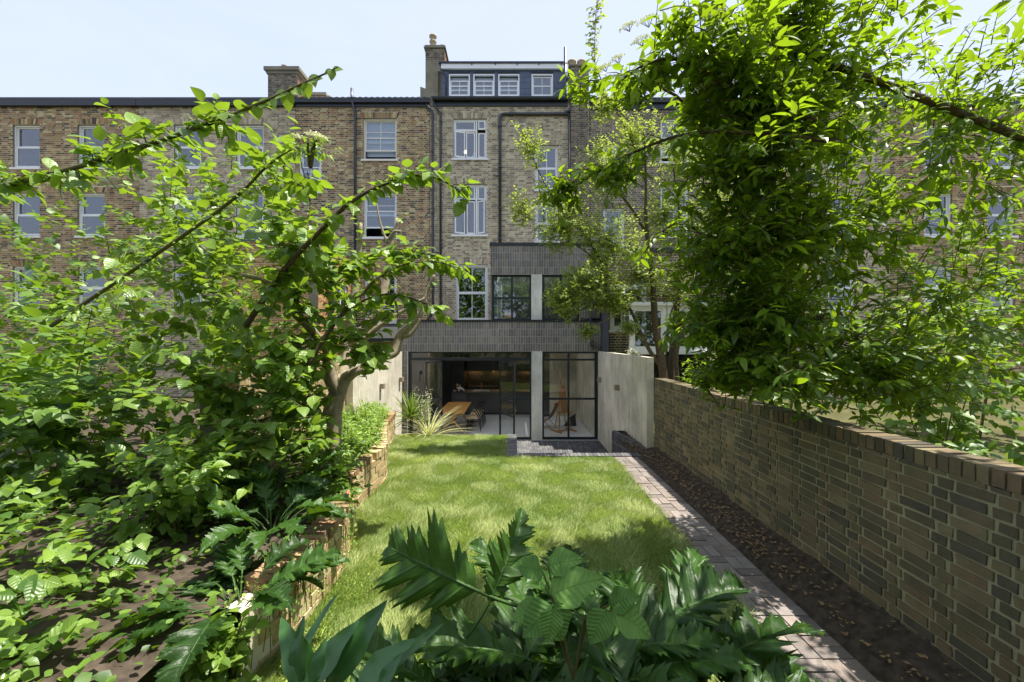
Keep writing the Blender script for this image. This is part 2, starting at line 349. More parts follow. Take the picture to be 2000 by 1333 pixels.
class BrickWall:
    """wall face with its own axes: u along, n outwards (away from the masonry); bricks stand 6 mm proud of the mortar"""
    def __init__(s, parent, org, u, length, z0, z1, openings=(), pal='stock', mat='brick', mortar='mortar', course=.075, bl=.209, bh=.059, joint=.016,
                 bond='flemish', singles=300, name='brick', depth=.018, excl=(), arches=(), reveal=.11, thick=.3, seed=1, back=True, reveal_mat='render', key=None, wallname='wall', rough=.003, vj=None):
        s.parent = parent; s.org = Vector(org); s.u = Vector(u).normalized(); s.n = s.u.cross(Vector((0, 0, 1))).normalized()
        s.rot = math.atan2(s.u.y, s.u.x)
        r = random.Random(seed); full = []; rest = MB()
        P = PAL[pal]
        def add(u0, u1, za, zb, col, proud):
            pts = []
            e = max(.002, rough * .7)
            for z in (za, zb):
                for uu, dd in ((u0, proud), (u1, proud), (u1, -depth), (u0, -depth)):
                    pts.append(s.at(uu + r.uniform(-e, e), z + r.uniform(-e, e), dd))
            rest.hexa(pts, col)
        holes_all = [tuple(o) for o in openings] + [tuple(o) for o in excl]
        nrow = int((z1 - z0) / course + .5)
        for i in range(nrow):
            zb = z0 + i * course + joint; zt = min(zb + bh, z1)
            zm = (zb + zt) / 2
            holes = [(a, b) for a, b, c, d in holes_all if c < zm < d]
            if bond == 'flemish':
                seq = [bl, (bl - joint) / 2]; off = (bl + (bl - joint) / 2) / 2 + .01
                u = -(i % 2) * off - r.uniform(0, .008)
                k = i % 2
            elif bond == 'stack': seq = [bl]; u = 0; k = 0
            else: seq = [bl]; u = -(i % 2) * (bl + joint) / 2; k = 0
            while u < length:
                L_ = seq[k % len(seq)]; k += 1
                a, b = max(u, 0), min(u + L_, length); u += L_ + (vj or joint) 
                if b - a < .02: continue
                for p0, p1 in subtract(a, b, holes):
                    if p1 - p0 < .025: continue
                    col = r.randrange(len(P)); proud = .007 + r.uniform(-.002, rough)
                    if abs((p1 - p0) - L_) < 1e-6: full.append((p0, p1, zb, zt, col, proud, L_))
                    else: add(p0, p1, zb, zt, P[col], proud)
        for (a, b, c, d) in arches:                       # flat arches of bricks on end over the openings
            nn = max(3, int(round((b - a) / .075))); w = (b - a) / nn; fan = .06
            for q in range(nn):
                t0 = q / nn; t1 = (q + 1) / nn
                x0, x1 = a + w * q + .004, a + w * (q + 1) - .004
                f0 = (t0 - .5) * 2 * fan; f1 = (t1 - .5) * 2 * fan
                pts = []
                for z, g0, g1 in ((c + .005, 0, 0), (d - .006, f0, f1)):
                    for uu, dd in ((x0 + g0, .009), (x1 + g1, .009), (x1 + g1, -depth), (x0 + g0, -depth)): pts.append(s.at(uu, z, dd))
                cc = P[r.randrange(len(P))]; rest.hexa(pts, tuple(min(1, x * 1.08) for x in cc))
        cand = [f for f in full if in_photo(s.at((f[0] + f[1]) / 2, (f[2] + f[3]) / 2, 0))]
        cam_v = Vector((0, 0, CAMZ))
        cand.sort(key=key or (lambda f: (s.at((f[0] + f[1]) / 2, (f[2] + f[3]) / 2, 0) - cam_v).length))
        chosen = set(id(f) for f in cand[:singles])
        for f in full:
            if id(f) in chosen:
                me = brick_variant(name, (round(f[6], 4), round(f[3] - f[2], 4), round(depth + .006, 4)), mat, pal, f[4])
                o = meshobj(name, me, parent); o.location = s.at((f[0] + f[1]) / 2, (f[2] + f[3]) / 2, f[5]); o.rotation_euler = (0, 0, s.rot)
            else: add(*f[:4], P[f[4]], f[5])
        if rest.f: kind(rest.build('brick_courses', MAT[mat], parent), 'stuff')
        if back:
            w = MB(); us = sorted({0, length, *[max(0, min(length, x)) for o in openings for x in o[:2]]}); zs = sorted({z0, z1, *[max(z0, min(z1, x)) for o in openings for x in o[2:]]})
            for ua, ub in zip(us, us[1:]):
                for za, zb in zip(zs, zs[1:]):
                    um, zm = (ua + ub) / 2, (za + zb) / 2
                    if any(a < um < b and c < zm < d for a, b, c, d in openings): continue
                    w.quad(s.at(ua, za, 0), s.at(ub, za, 0), s.at(ub, zb, 0), s.at(ua, zb, 0), None, 0)
                    w.quad(s.at(ub, za, -thick), s.at(ua, za, -thick), s.at(ua, zb, -thick), s.at(ub, zb, -thick), None, 1)
            for a, b, c, d in openings:
                w.quad(s.at(a, c, 0), s.at(a, d, 0), s.at(a, d, -thick), s.at(a, c, -thick), None, 1)
                w.quad(s.at(b, d, 0), s.at(b, c, 0), s.at(b, c, -thick), s.at(b, d, -thick), None, 1)
                w.quad(s.at(a, d, 0), s.at(b, d, 0), s.at(b, d, -thick), s.at(a, d, -thick), None, 1)
                w.quad(s.at(b, c, 0), s.at(a, c, 0), s.at(a, c, -thick), s.at(b, c, -thick), None, 1)
            w.quad(s.at(0, z1, 0), s.at(length, z1, 0), s.at(length, z1, -thick), s.at(0, z1, -thick), None, 1)
            w.quad(s.at(0, z0, -thick), s.at(0, z0, 0), s.at(0, z1, 0), s.at(0, z1, -thick), None, 1)
            w.quad(s.at(length, z0, 0), s.at(length, z0, -thick), s.at(length, z1, -thick), s.at(length, z1, 0), None, 1)
            w.build(wallname, [MAT[mortar], MAT[reveal_mat]], parent)
    def at(s, u, z, d): return s.org + s.u * u + Vector((0, 0, z)) + s.n * d

# ------------------------------------------------------------------ windows (all in a wall that faces the garden, -y)
def window(parent, x0, x1, z0, z1, y, sashes, mat='white_paint', fw=.06, sill=True, sill_w=.06, setback=.07, room=True, blind=0, glass='glass', bar=.025, depth=.09, roommat='room'):
    """sashes: (fx0,fx1,fz0,fz1, cols, rows, dy, swing) in fractions of the clear opening"""
    yf = y + setback
    b = MB()
    b.box(x0, x0 + fw, yf, yf + depth, z0, z1); b.box(x1 - fw, x1, yf, yf + depth, z0, z1)
    b.box(x0 + fw, x1 - fw, yf + .001, yf + depth, z1 - fw, z1); b.box(x0 + fw, x1 - fw, yf + .001, yf + depth, z0, z0 + fw * .8)
    w = b.build('window', MAT[mat], parent)
    if sill:
        MB().box(x0 - sill_w, x1 + sill_w, y - .07, y + setback + .02, z0 - .075, z0 - .002).build('sill', MAT[mat], w)
    X0, X1, Z0, Z1 = x0 + fw, x1 - fw, z0 + fw * .8, z1 - fw
    for sx in sashes:
        a, c, d, e, cols, rows, dy, swing = sx
        sx0, sx1, sz0, sz1 = X0 + (X1 - X0) * a, X0 + (X1 - X0) * c, Z0 + (Z1 - Z0) * d, Z0 + (Z1 - Z0) * e
        st = .045; yy = yf + .015 + dy
        M = None
        if swing:                                        # casement leaf standing open, hinged on one jamb
            hx = sx0 if swing > 0 else sx1
            M = Matrix.Translation((hx, yy, 0)) @ Matrix.Rotation(math.radians(-swing), 4, 'Z') @ Matrix.Translation((-hx, -yy, 0))
        q = MB(); t = .04
        q.box(sx0, sx0 + st, yy, yy + t, sz0, sz1, M=M); q.box(sx1 - st, sx1, yy, yy + t, sz0, sz1, M=M)
        q.box(sx0 + st, sx1 - st, yy + .001, yy + t, sz1 - st, sz1, M=M); q.box(sx0 + st, sx1 - st, yy + .001, yy + t, sz0, sz0 + st * 1.3, M=M)
        for i in range(1, cols):
            xc = sx0 + (sx1 - sx0) * i / cols; q.box(xc - bar / 2, xc + bar / 2, yy + .004, yy + t - .004, sz0 + st, sz1 - st, M=M)
        for i in range(1, rows):
            zc = sz0 + (sz1 - sz0) * i / rows; q.box(sx0 + st, sx1 - st, yy + .006, yy + t - .006, zc - bar / 2, zc + bar / 2, M=M)
        q.build('sash', MAT[mat], w)
        g = MB(); gy = yy + t / 2
        if cols * rows == 1 or True:
            for i in range(cols):
                for j in range(rows):
                    xa = sx0 + st + (sx1 - sx0 - 2 * st) * i / cols; xb = sx0 + st + (sx1 - sx0 - 2 * st) * (i + 1) / cols
                    za = sz0 + st + (sz1 - sz0 - 2 * st) * j / rows; zb = sz0 + st + (sz1 - sz0 - 2 * st) * (j + 1) / rows
                    MB().box(xa, xb, gy - .003, gy + .003, za, zb, M=M).build('pane', MAT[glass], w)
    if blind:
        MB().box(X0 + .01, X1 - .01, yf + .16, yf + .17, Z1 - (Z1 - Z0) * blind, Z1).build('blind', MAT['blind'], w)
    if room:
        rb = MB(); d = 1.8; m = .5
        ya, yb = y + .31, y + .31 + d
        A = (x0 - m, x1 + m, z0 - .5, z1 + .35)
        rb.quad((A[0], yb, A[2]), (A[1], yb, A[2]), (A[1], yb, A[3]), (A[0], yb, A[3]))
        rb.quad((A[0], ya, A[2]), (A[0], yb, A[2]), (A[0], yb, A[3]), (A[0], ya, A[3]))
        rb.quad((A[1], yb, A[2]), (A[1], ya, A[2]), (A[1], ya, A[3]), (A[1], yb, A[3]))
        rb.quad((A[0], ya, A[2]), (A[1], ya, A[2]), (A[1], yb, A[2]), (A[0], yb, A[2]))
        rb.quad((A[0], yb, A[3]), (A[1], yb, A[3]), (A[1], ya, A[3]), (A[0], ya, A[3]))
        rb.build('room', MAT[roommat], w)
    return w
def sash_pair(open_low=0, open_top=0, cols=2, rows=1):
    """two sliding sashes; open_low: share by which the lower one is pushed up; open_top: share by which the upper one hangs down"""
    return [(0, 1, .5 - open_top, 1 - open_top, cols, rows, .045, 0), (0, 1, open_low, .5 + open_low, cols, rows, 0, 0)]

YM = 16.0                       # main rear wall of the terrace
def house_wall(h, xa, xb, z0, z1, ops, pal, singles, seed, mortar='mortar', key=None):
    o = [(a - xa, b - xa, c, d) for a, b, c, d in ops]
    ar = [(a - .05, b + .05, d + .004, d + .225) for a, b, c, d in o]
    return BrickWall(h, (xa, YM, 0), (1, 0, 0), xb - xa, z0, z1, openings=o, pal=pal, excl=ar, arches=ar, singles=singles, seed=seed, mortar=mortar, key=key)
def rect(px0, px1, py0, py1, y=YM):
    a, d = XZ(px0, py0, y); b, c = XZ(px1, py1, y); return (a, b, c, d)
def pipe(name, pts, r, parent, mat='pipe'): return MB().tube(pts, r, 10).build(name, MAT[mat], parent)
def collars(parent, pts, r):
    for p in pts: MB().lathe([(r, -.04), (r * 1.32, -.035), (r * 1.32, .035), (r, .04)], p, 10).build('pipe_collar', MAT['pipe'], parent)

# ---- the grey brick house with the extension
XL, XR = -3.12, 2.19
house = thing('terrace_house', 'yellow brick terraced house with blue slate dormer above the grey brick extension', 'house', (0, 0, 0))
wA = rect(885, 951, 235, 313); wB = rect(885, 951, 363, 462); wC = rect(890, 953, 520, 630); wD = rect(1046, 1090, 287, 374); wE = rect(1046, 1090, 402, 476)
house_wall(house, XL, XR, 2.6, 12.18, [wA, wB, wC, wD, wE], 'stock', 300, 3, key=lambda f: abs(f[2] - 8.6) + abs(f[0] - 3.2) * .5)
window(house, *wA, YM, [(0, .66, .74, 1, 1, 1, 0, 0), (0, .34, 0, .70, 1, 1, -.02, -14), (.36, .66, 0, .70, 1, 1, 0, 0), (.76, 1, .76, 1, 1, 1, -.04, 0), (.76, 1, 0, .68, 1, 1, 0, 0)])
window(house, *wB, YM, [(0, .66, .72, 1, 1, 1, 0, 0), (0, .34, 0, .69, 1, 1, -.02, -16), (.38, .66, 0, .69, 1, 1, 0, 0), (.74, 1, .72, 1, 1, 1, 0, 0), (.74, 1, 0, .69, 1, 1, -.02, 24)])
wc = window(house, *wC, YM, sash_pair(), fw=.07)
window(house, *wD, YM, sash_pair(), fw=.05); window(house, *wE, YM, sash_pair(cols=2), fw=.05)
# mullions of the two casements
for w_ in (wA, wB):
    x = w_[0] + .06 + (w_[1] - w_[0] - .12) * .705
    MB().box(x - .03, x + .03, YM + .075, YM + .155, w_[2] + .05, w_[3] - .06).build('mullion', MAT['white_paint'], house)
    x2 = w_[0] + .06 + (w_[1] - w_[0] - .12) * .35; zt = w_[2] + (w_[3] - w_[2]) * .715
    MB().box(w_[0] + .06, x - .03, YM + .078, YM + .15, zt - .022, zt + .022).build('transom', MAT['white_paint'], house)
# things on the sills inside
vx, vz = XZ(926, 306, YM)
tag(MB().lathe([(.05, 0), (.09, .03), (.11, .12), (.08, .2), (.05, .24), (.07, .27)], (vx, YM + .26, wA[2] + .05), 12).build('vase', MAT['porcelain'], None), 'white patterned vase on the sill inside the topmost brick wall casement', 'vase')
bx, bz = XZ(903, 280, YM)
pb = thing('pendant_bulb', 'small glowing bulb seen inside the topmost brick wall casement', 'lamp', (bx, YM + 1.0, bz + .05))
MB().lathe([(.01, -.06), (.05, -.03), (.055, .01), (.03, .05), (.012, .07)], (0, 0, 0), 10).build('bulb', MAT['bulb'], pb)
MB().tube([(0, 0, .07), (0, 0, .42)], .006, 6).build('cord', MAT['black_metal'], pb)
# gutter, fascia, roof
gx0, gx1 = -3.0, 2.12
b = MB()
for i in range(13):
    pass
prof = [(0, 0), (-.02, -.06), (-.07, -.10), (-.13, -.10), (-.17, -.05), (-.18, .01), (-.165, .01), (-.155, -.04), (-.12, -.085), (-.07, -.085), (-.03, -.05), (-.012, 0)]
n0 = 0
for x in (gx0, gx1):
    for dy, dz in prof: b.v.append((x, YM - .06 + dy, 12.19 + dz))
k = len(prof)
for i in range(k): b.face((i, (i + 1) % k, k + (i + 1) % k, k + i))
b.build('gutter', MAT['black_metal'], house)
MB().box(gx0, gx1, YM - .06, YM - .012, 11.93, 12.27).build('fascia', MAT['black_metal'], house)
MB().box(gx0, gx1, YM - .058, YM + .3, 12.272, 12.30).build('eaves_board', MAT['black_metal'], house)
rf = MB(); rf.quad((XL, YM - .02, 12.31), (XR, YM - .02, 12.31), (XR, YM + 1.2, 12.72), (XL, YM + 1.2, 12.72)); rf.quad((XL, YM + 1.2, 12.72), (XR, YM + 1.2, 12.72), (XR, YM + 6, 12.8), (XL, YM + 6, 12.8))
rf.build('roof', MAT['slate'], house)
# dormer, Y = 17
YD = 17.0
dz0, dz1 = XZ(0, 198, YD)[1], XZ(0, 141, YD)[1]; dx0, dx1 = XZ(863, 0, YD)[0], XZ(1102, 0, YD)[0]
dws = [rect(877, 918, 149, 193, YD), rect(924.5, 966, 149, 193, YD), rect(973, 1014.5, 149, 193, YD), rect(1038, 1080, 149, 193, YD)]
dm = MB()
us = sorted({dx0, dx1, *[w_[0] for w_ in dws], *[w_[1] for w_ in dws]}); zs = sorted({dz0 - .1, dz1, dws[0][2], dws[0][3]})
for ua, ub in zip(us, us[1:]):
    for za, zb in zip(zs, zs[1:]):
        if any(w_[0] < (ua + ub) / 2 < w_[1] and w_[2] < (za + zb) / 2 < w_[3] for w_ in dws): continue
        dm.quad((ua, YD, za), (ub, YD, za), (ub, YD, zb), (ua, YD, zb))
dm.quad((dx0, YD + 3, dz0 - .1), (dx0, YD, dz0 - .1), (dx0, YD, dz1), (dx0, YD + 3, dz1)); dm.quad((dx1, YD, dz0 - .1), (dx1, YD + 3, dz0 - .1), (dx1, YD + 3, dz1), (dx1, YD, dz1))
dm.build('dormer', MAT['black_metal'], house)
rr = random.Random(5); sv = {}
zrow = dz0; rowi = 0
while zrow < dz1 - .03:
    zt = min(zrow + .235, dz1); x = dx0 - (.22 if rowi % 2 else 0)
    while x < dx1:
        a, c = max(x, dx0), min(x + .44, dx1); x += .447
        for p0, p1 in subtract(a, c, [(w_[0] - .01, w_[1] + .01) for w_ in dws if w_[2] - .12 < zrow + .12 < w_[3] + .02]):
            if p1 - p0 < .03: continue
            MB().hexa([(p0, YD - .016, zrow), (p1 - .004, YD - .016, zrow), (p1 - .004, YD - .004, zrow), (p0, YD - .004, zrow), (p0, YD - .008, zt), (p1 - .004, YD - .008, zt), (p1 - .004, YD - .003, zt), (p0, YD - .003, zt)]).build('slate', MAT['slate'], house)
    zrow += .225; rowi += 1
for i, w_ in enumerate(dws):
    window(house, *w_, YD, sash_pair(0, .22 if i < 3 else 0, 2, 2 if i < 3 else 1) if i < 3 else sash_pair(0, .04, 2, 1), sill=False, fw=.05, setback=-.03, bar=.02, roommat='ceiling', blind=(.2, .24, .17, .06)[i])
ft = XZ(0, 128, YD)[1]
MB().box(dx0 - .1, dx1 + .06, YD - .16, YD + 3.1, ft - .07, ft).build('dormer_roof', MAT['black_metal'], house)
MB().box(dx0 - .02, dx1 + .02, YD - .12, YD - .02, dz1 + .005, ft - .072).build('dormer_fascia', MAT['white_paint'], house)
for px in (922, 968, 1010, 1052, 1096):
    x = XZ(px, 0, YD)[0]; MB().box(x - .02, x + .02, YD - .15, YD - .12, ft - .13, ft - .075).build('gutter_bracket', MAT['black_metal'], house)
pipe('downpipe', [(dx0 - .04, YD - .12, ft - .1), (dx0 - .03, YD - .08, ft - .3), (dx0 + .18, YD - .06, ft - .5), (dx0 + .18, YD - .06, dz0)], .03, house)
# rainwater pipes
P = lambda px, py, y=YM - .08: W(px, py, y)
pipe('downpipe', [P(848, 200), P(849, 209), P(860.5, 226), P(860.5, 232), P(860.5, 636)], .042, house)
collars(house, [P(860.5, 240), P(860.5, 360), P(860.5, 480), P(860.5, 600)], .042)
pipe('soil_pipe', [P(1110, 226), P(984, 226), P(979, 228), P(976.5, 233), P(976.5, 484)], .056, house)
collars(house, [P(976.5, 250), P(976.5, 330), P(976.5, 410), P(976.5, 470)], .056)
pipe('vent_pipe', [P(1104, 96), P(1104, 187), P(1107, 192), P(1112, 190), P(1116, 193), P(1117, 212), P(1113, 219), P(1100, 226)], .056, house)
collars(house, [P(1104, 128), P(1117, 200)], .056)
pipe('waste_pipe', [P(964, 343), P(966, 346), P(970, 347), P(975, 347)], .022, house)
pipe('downpipe', [P(1112, 226), P(1112, 480)], .04, house)
# chimney stack on the party wall
YC = 17.4
cx0, cx1 = XZ(831, 0, YC)[0], XZ(868, 0, YC)[0]; cz = lambda py: XZ(0, py, YC)[1]
st = MB().box(cx0, cx1, YC, YC + 1.1, cz(210), cz(125)).build('chimney', MAT['render'], house)
class _D: pass
BrickWall(house, (cx0, YC, 0), (1, 0, 0), cx1 - cx0, cz(125), cz(98), pal='sooty', singles=40, seed=9, mortar='mortar_dark', thick=1.1, wallname='chimney_head')
BrickWall(house, (cx1, YC, 0), (0, 1, 0), 1.1, cz(128), cz(98), pal='coping', singles=0, seed=10, back=False)
MB().box(cx0 - .06, cx1 + .06, YC - .06, YC + 1.16, cz(98), cz(95.5)).box(cx0 - .03, cx1 + .03, YC - .03, YC + 1.13, cz(95.4), cz(92)).build('chimney_cap', MAT['render'], house)
hx = XZ(843, 0, YC)[0]
MB().lathe([(.15, 0), (.13, .1), (.125, .3), (.15, .32), (.15, .37), (.12, .39), (.115, .52), (.16, .55), (.16, .6), (.10, .6)], (hx, YC + .3, cz(92)), 14).build('chimney_pot', MAT['terracotta'], house)
MB().lathe([(.12, 0), (.11, .2), (.13, .24), (.09, .26)], (XZ(861, 0, YC)[0], YC + .35, cz(94)), 14).build('chimney_pot', MAT['terracotta'], house)
MB().hexa([(cx0 - .02, YM + .5, 12.5), (cx0 + .75, YM + .5, 12.5), (cx0 + .75, YC, 12.5), (cx0 - .02, YC, 12.5), (cx0 - .02, YM + .5, 13.0), (cx0 + .5, YM + .5, 12.8), (cx0 + .6, YC, 12.9), (cx0 - .02, YC, 13.1)]).build('parapet', MAT['render'], house)

# ---- redder neighbour, with its own roof, chimney and outrigger
nx0, nx1 = -8.25, XL - .012
nb = thing('terrace_house', 'reddish brick terraced house with white sash windows behind the grey barked tree', 'house')
vA = rect(709, 775, 234, 315); vB = rect(583.5, 627.5, 287, 378); vC = rect(710, 775, 380, 467); vD = rect(712, 775, 540, 632)
house_wall(nb, nx0, nx1, 1.0, 12.14, [vA, vB, vC, vD], 'left', 300, 11, key=lambda f: abs(f[2] - 10) + abs(f[0] - 4.2) * .8)
window(nb, *vA, YM, [(0, 1, .42, .86 + .14, 2, 2, .045, 0), (0, 1, .2, .56, 2, 1, 0, 0)], mat='cream_paint', blind=.9)
window(nb, *vB, YM, [(0, 1, .44, 1, 2, 1, .045, 0), (0, 1, .12, .56, 2, 1, 0, 0)], mat='white_paint', fw=.08)
window(nb, *vC, YM, [(0, 1, .5, 1, 1, 2, .045, 0), (0, 1, .2, .62, 1, 1, 0, 0)], mat='white_paint')
window(nb, *vD, YM, sash_pair(0, 0, 2, 2), mat='white_paint', fw=.08)
MB().box(nx0, nx1 + .0, YM - .16, YM - .07, 12.02, 12.16).build('gutter', MAT['black_metal'], nb)
MB().box(nx0, nx1, YM - .065, YM - .012, 11.9, 12.15).build('fascia', MAT['black_metal'], nb)
rf = MB()
xx = nx0
while xx < nx1:                                          # pantiles: a wavy eaves line
    x2 = min(xx + .12, nx1); 
    rf.quad((xx, YM - .2, 12.17), (x2, YM - .2, 12.2), (x2, YM + 4.5, 14.2), (xx, YM + 4.5, 14.17)); rf.quad((x2, YM - .2, 12.2), (min(x2 + .1, nx1), YM - .2, 12.17), (min(x2 + .1, nx1), YM + 4.5, 14.17), (x2, YM + 4.5, 14.2)); xx += .22
rf.build('roof', MAT['slate'], nb)
pipe('soil_pipe', [P(687, 176), P(687, 196), P(688, 202, YM - .12), P(692, 216), P(693.5, 222), P(693.5, 640)], .05, nb)
collars(nb, [P(693.5, 300), P(693.5, 420), P(693.5, 540)], .05)
pipe('downpipe', [P(833, 205), P(835, 210), P(844, 221), P(845, 228), P(845, 600), P(842, 620), P(835, 628)], .042, nb)
collars(nb, [P(845, 300), P(845, 420), P(845, 520)], .042)
pipe('waste_pipe', [P(705, 481), P(840, 481)], .02, nb, 'lamp_metal'); pipe('waste_pipe', [P(845, 497), P(858, 497)], .02, nb)
MB().tube([P(597, 399, YM - .01), P(597, 399, YM - .09)], .10, 16).build('vent_cover', MAT['porcelain'], nb)
pipe('cable', [P(590, 330, YM - .1), P(598, 360, YM - .06), P(603, 385, YM - .03), P(606, 400, YM - .02)], .02, nb, 'black_metal')
MB().box(XZ(796, 0, YM)[0], XZ(804, 0, YM)[0], YM - .012, YM, XZ(0, 225, YM)[1], XZ(0, 217, YM)[1]).build('air_brick', MAT['terracotta'], nb)
# outrigger that faces the sun
ox = -6.0
og = BrickWall(nb, (ox, 13.0, 0), (0, 1, 0), YM - 13.0 - .02, .9, 6.1, openings=[(.75, 2.35, 3.5, 5.0)], pal='orange', singles=0, seed=12, thick=.28, wallname='outrigger_wall')
BrickWall(nb, (-9.0, 13.0, 0), (1, 0, 0), 3.0 - .3, .9, 6.1, pal='orange', singles=0, seed=13, thick=.28, wallname='outrigger_wall')
w = MB()
for y0, y1, z0, z1 in ((13.75, 13.82, 3.5, 5), (15.28, 15.35, 3.5, 5), (13.82, 15.28, 3.5, 3.57), (13.82, 15.28, 4.93, 5), (14.28, 14.34, 3.57, 4.93), (14.8, 14.86, 3.57, 4.93), (13.82, 15.28, 4.5, 4.55)): w.box(ox - .14, ox - .06, y0, y1, z0, z1)
w = w.build('window', MAT['white_paint'], nb); MB().box(ox - .11, ox - .10, 13.82, 15.28, 3.57, 4.93).build('pane', MAT['glass'], w)
MB().box(ox - .25, ox + .05, 13.7, 15.4, 3.40, 3.49).build('sill', MAT['white_paint'], w)
MB().box(-9, ox + .05, 12.95, YM - .01, 6.1, 6.2).build('outrigger_roof', MAT['slate'], nb)
# lean-to with a glazed roof
ly0, ly1 = 13.6, YM - .02
MB().hexa([(-5.9, ly0, 3.02), (-3.62, ly0, 3.02), (-3.62, ly1, 3.55), (-5.9, ly1, 3.55), (-5.9, ly0, 3.10), (-3.62, ly0, 3.10), (-3.62, ly1, 3.63), (-5.9, ly1, 3.63)]).build('lean_to_roof', MAT['kitchen_dark'], nb)
MB().box(-5.9, -3.62, ly0 - .1, ly0 - .005, 2.98, 3.09).build('lean_to_gutter', MAT['black_metal'], nb)
BrickWall(nb, (-5.9, ly0 + .1, 0), (1, 0, 0), 2.28, .5, 3.0, pal='orange', singles=0, seed=14, wallname='lean_to_wall')
# chimney and parapet further along
tx0, tx1 = W(556, 0, 17.6).x - .7, W(581, 0, 17.6).x
t2 = 17.6; zz = lambda py: XZ(0, py, t2)[1]
BrickWall(nb, (tx0, t2, 0), (1, 0, 0), tx1 - tx0, 12.0, zz(148), pal='sooty', singles=20, seed=15, mortar='mortar_dark', thick=1.0, wallname='chimney')
BrickWall(nb, (tx1, t2, 0), (0, 1, 0), 1.0, 12.0, zz(148), pal='coping', singles=0, seed=16, back=False)
MB().box(tx0 - .05, tx1 + .05, t2 - .05, t2 + 1.05, zz(148), zz(143)).box(tx0 - .12, tx1 + .12, t2 - .12, t2 + 1.12, zz(142.8), zz(136)).build('chimney_cap', MAT['render'], nb)
MB().lathe([(.14, 0), (.13, .1), (.12, .3), (.14, .32), (.1, .33)], (tx1 - .75, t2 + .4, zz(136)), 12).build('chimney_pot', MAT['terracotta'], nb)
b = MB(); a0 = W(585, 0, 18).x; a1 = W(640, 0, 18).x
b.box(a0, a1 + .1, 18, 18.6, 13.2, XZ(0, 190, 18)[1]).box(a0, a1 - .05, 17.95, 18.65, XZ(0, 189.8, 18)[1], XZ(0, 184.5, 18)[1])
b.build('parapet', MAT['terracotta'], nb)

# ---- darker neighbour with the white bay, mostly behind leaves
rx0, rx1 = XR + .012, 8.2
nr = thing('terrace_house', 'sooty brick terraced house with white bay windows behind the thin stemmed tree', 'house')
uA = rect(1178, 1220, 285, 372); uB = rect(1290, 1345, 235, 320); uC = rect(1178, 1220, 410, 490); uD = rect(1290, 1345, 365, 465)
house_wall(nr, rx0, rx1, 2.6, 12.14, [uA, uB, uC, uD], 'sooty', 200, 21, key=lambda f: abs(f[0] - .5) + abs(f[2] - 10) * .2)
for u_ in (uA, uB, uC, uD): window(nr, *u_, YM, sash_pair(.1), fw=.06)
MB().box(rx0 + .8, rx1, YM - .16, YM - .07, 12.02, 12.16).build('gutter', MAT['black_metal'], nr); MB().box(rx0 + .8, rx1, YM - .065, YM - .012, 11.8, 12.15).build('fascia', MAT['black_metal'], nr)
rf = MB(); rf.quad((rx0, YM - .2, 12.18), (rx1, YM - .2, 12.18), (rx1, YM + 4.5, 14.1), (rx0, YM + 4.5, 14.1)); rf.build('roof', MAT['slate'], nr)
qx0, qx1 = rx0 + .02, W(1149, 0, YM).x
BrickWall(nr, (qx0, YM - .12, 0), (1, 0, 0), qx1 - qx0, 2.6, XZ(0, 137, YM)[1], pal='sooty', singles=60, seed=22, mortar='mortar_dark', thick=.9, wallname='chimney', key=lambda f: -f[2])
MB().box(qx0 - .05, qx1 + .05, YM - .17, YM + .85, XZ(0, 137, YM)[1], XZ(0, 133.5, YM)[1]).build('chimney_cap', MAT['render'], nr)
for px in (1119, 1138): MB().lathe([(.17, 0), (.155, .06), (.145, .32), (.17, .34), (.17, .39), (.11, .39)], (W(px, 0, YM).x, YM + .3, XZ(0, 133.5, YM)[1]), 14).build('chimney_pot', MAT['terracotta'], nr)
YB = 12.3
ew = rect(1183, 1262, 560, 648, YB); fw_ = rect(1231, 1288, 640, 690, 11.4)
BrickWall(nr, (2.86, YB, 0), (1, 0, 0), 2.6, .9, 5.6, openings=[(2.865 - 2.86 + .0, ew[1] - 2.86, ew[2], ew[3])], pal='garden', mat='brick', mortar='mortar', singles=40, seed=23, wallname='bay_wall')
window(nr, 2.87, ew[1], ew[2], ew[3], YB, [(0, .32, 0, 1, 1, 1, 0, 0), (.36, 1, .35, 1, 1, 1, 0, 0), (.36, 1, 0, .33, 1, 1, 0, 0)], fw=.08, setback=-.01, mat='white_paint')
MB().box(2.84, 7.5, YB - .08, YM - .3, 5.6, 5.72).build('bay_roof', MAT['black_metal'], nr)
MB().box(3.45, 5.4, 11.45, YB - .02, .9, fw_[2] - .06).build('bay_plinth', MAT['brick_moss'], nr)
window(nr, fw_[0], fw_[0] + 1.0, fw_[2], fw_[3] + .55, 11.44, [(0, 1, 0, 1, 1, 1, 0, 0)], fw=.1, setback=0, mat='white_paint')
window(nr, fw_[0] + 1.02, fw_[0] + 2.1, fw_[2], fw_[3] + .55, 11.44, [(0, .5, 0, 1, 1, 1, 0, 0), (.5, 1, 0, 1, 1, 1, 0, 0)], fw=.1, setback=0, mat='white_paint', room=False)
MB().box(fw_[0] - .05, fw_[0] + 2.2, 11.35, YB - .02, fw_[3] + .552, fw_[3] + .65).build('bay_roof', MAT['white_paint'], nr)
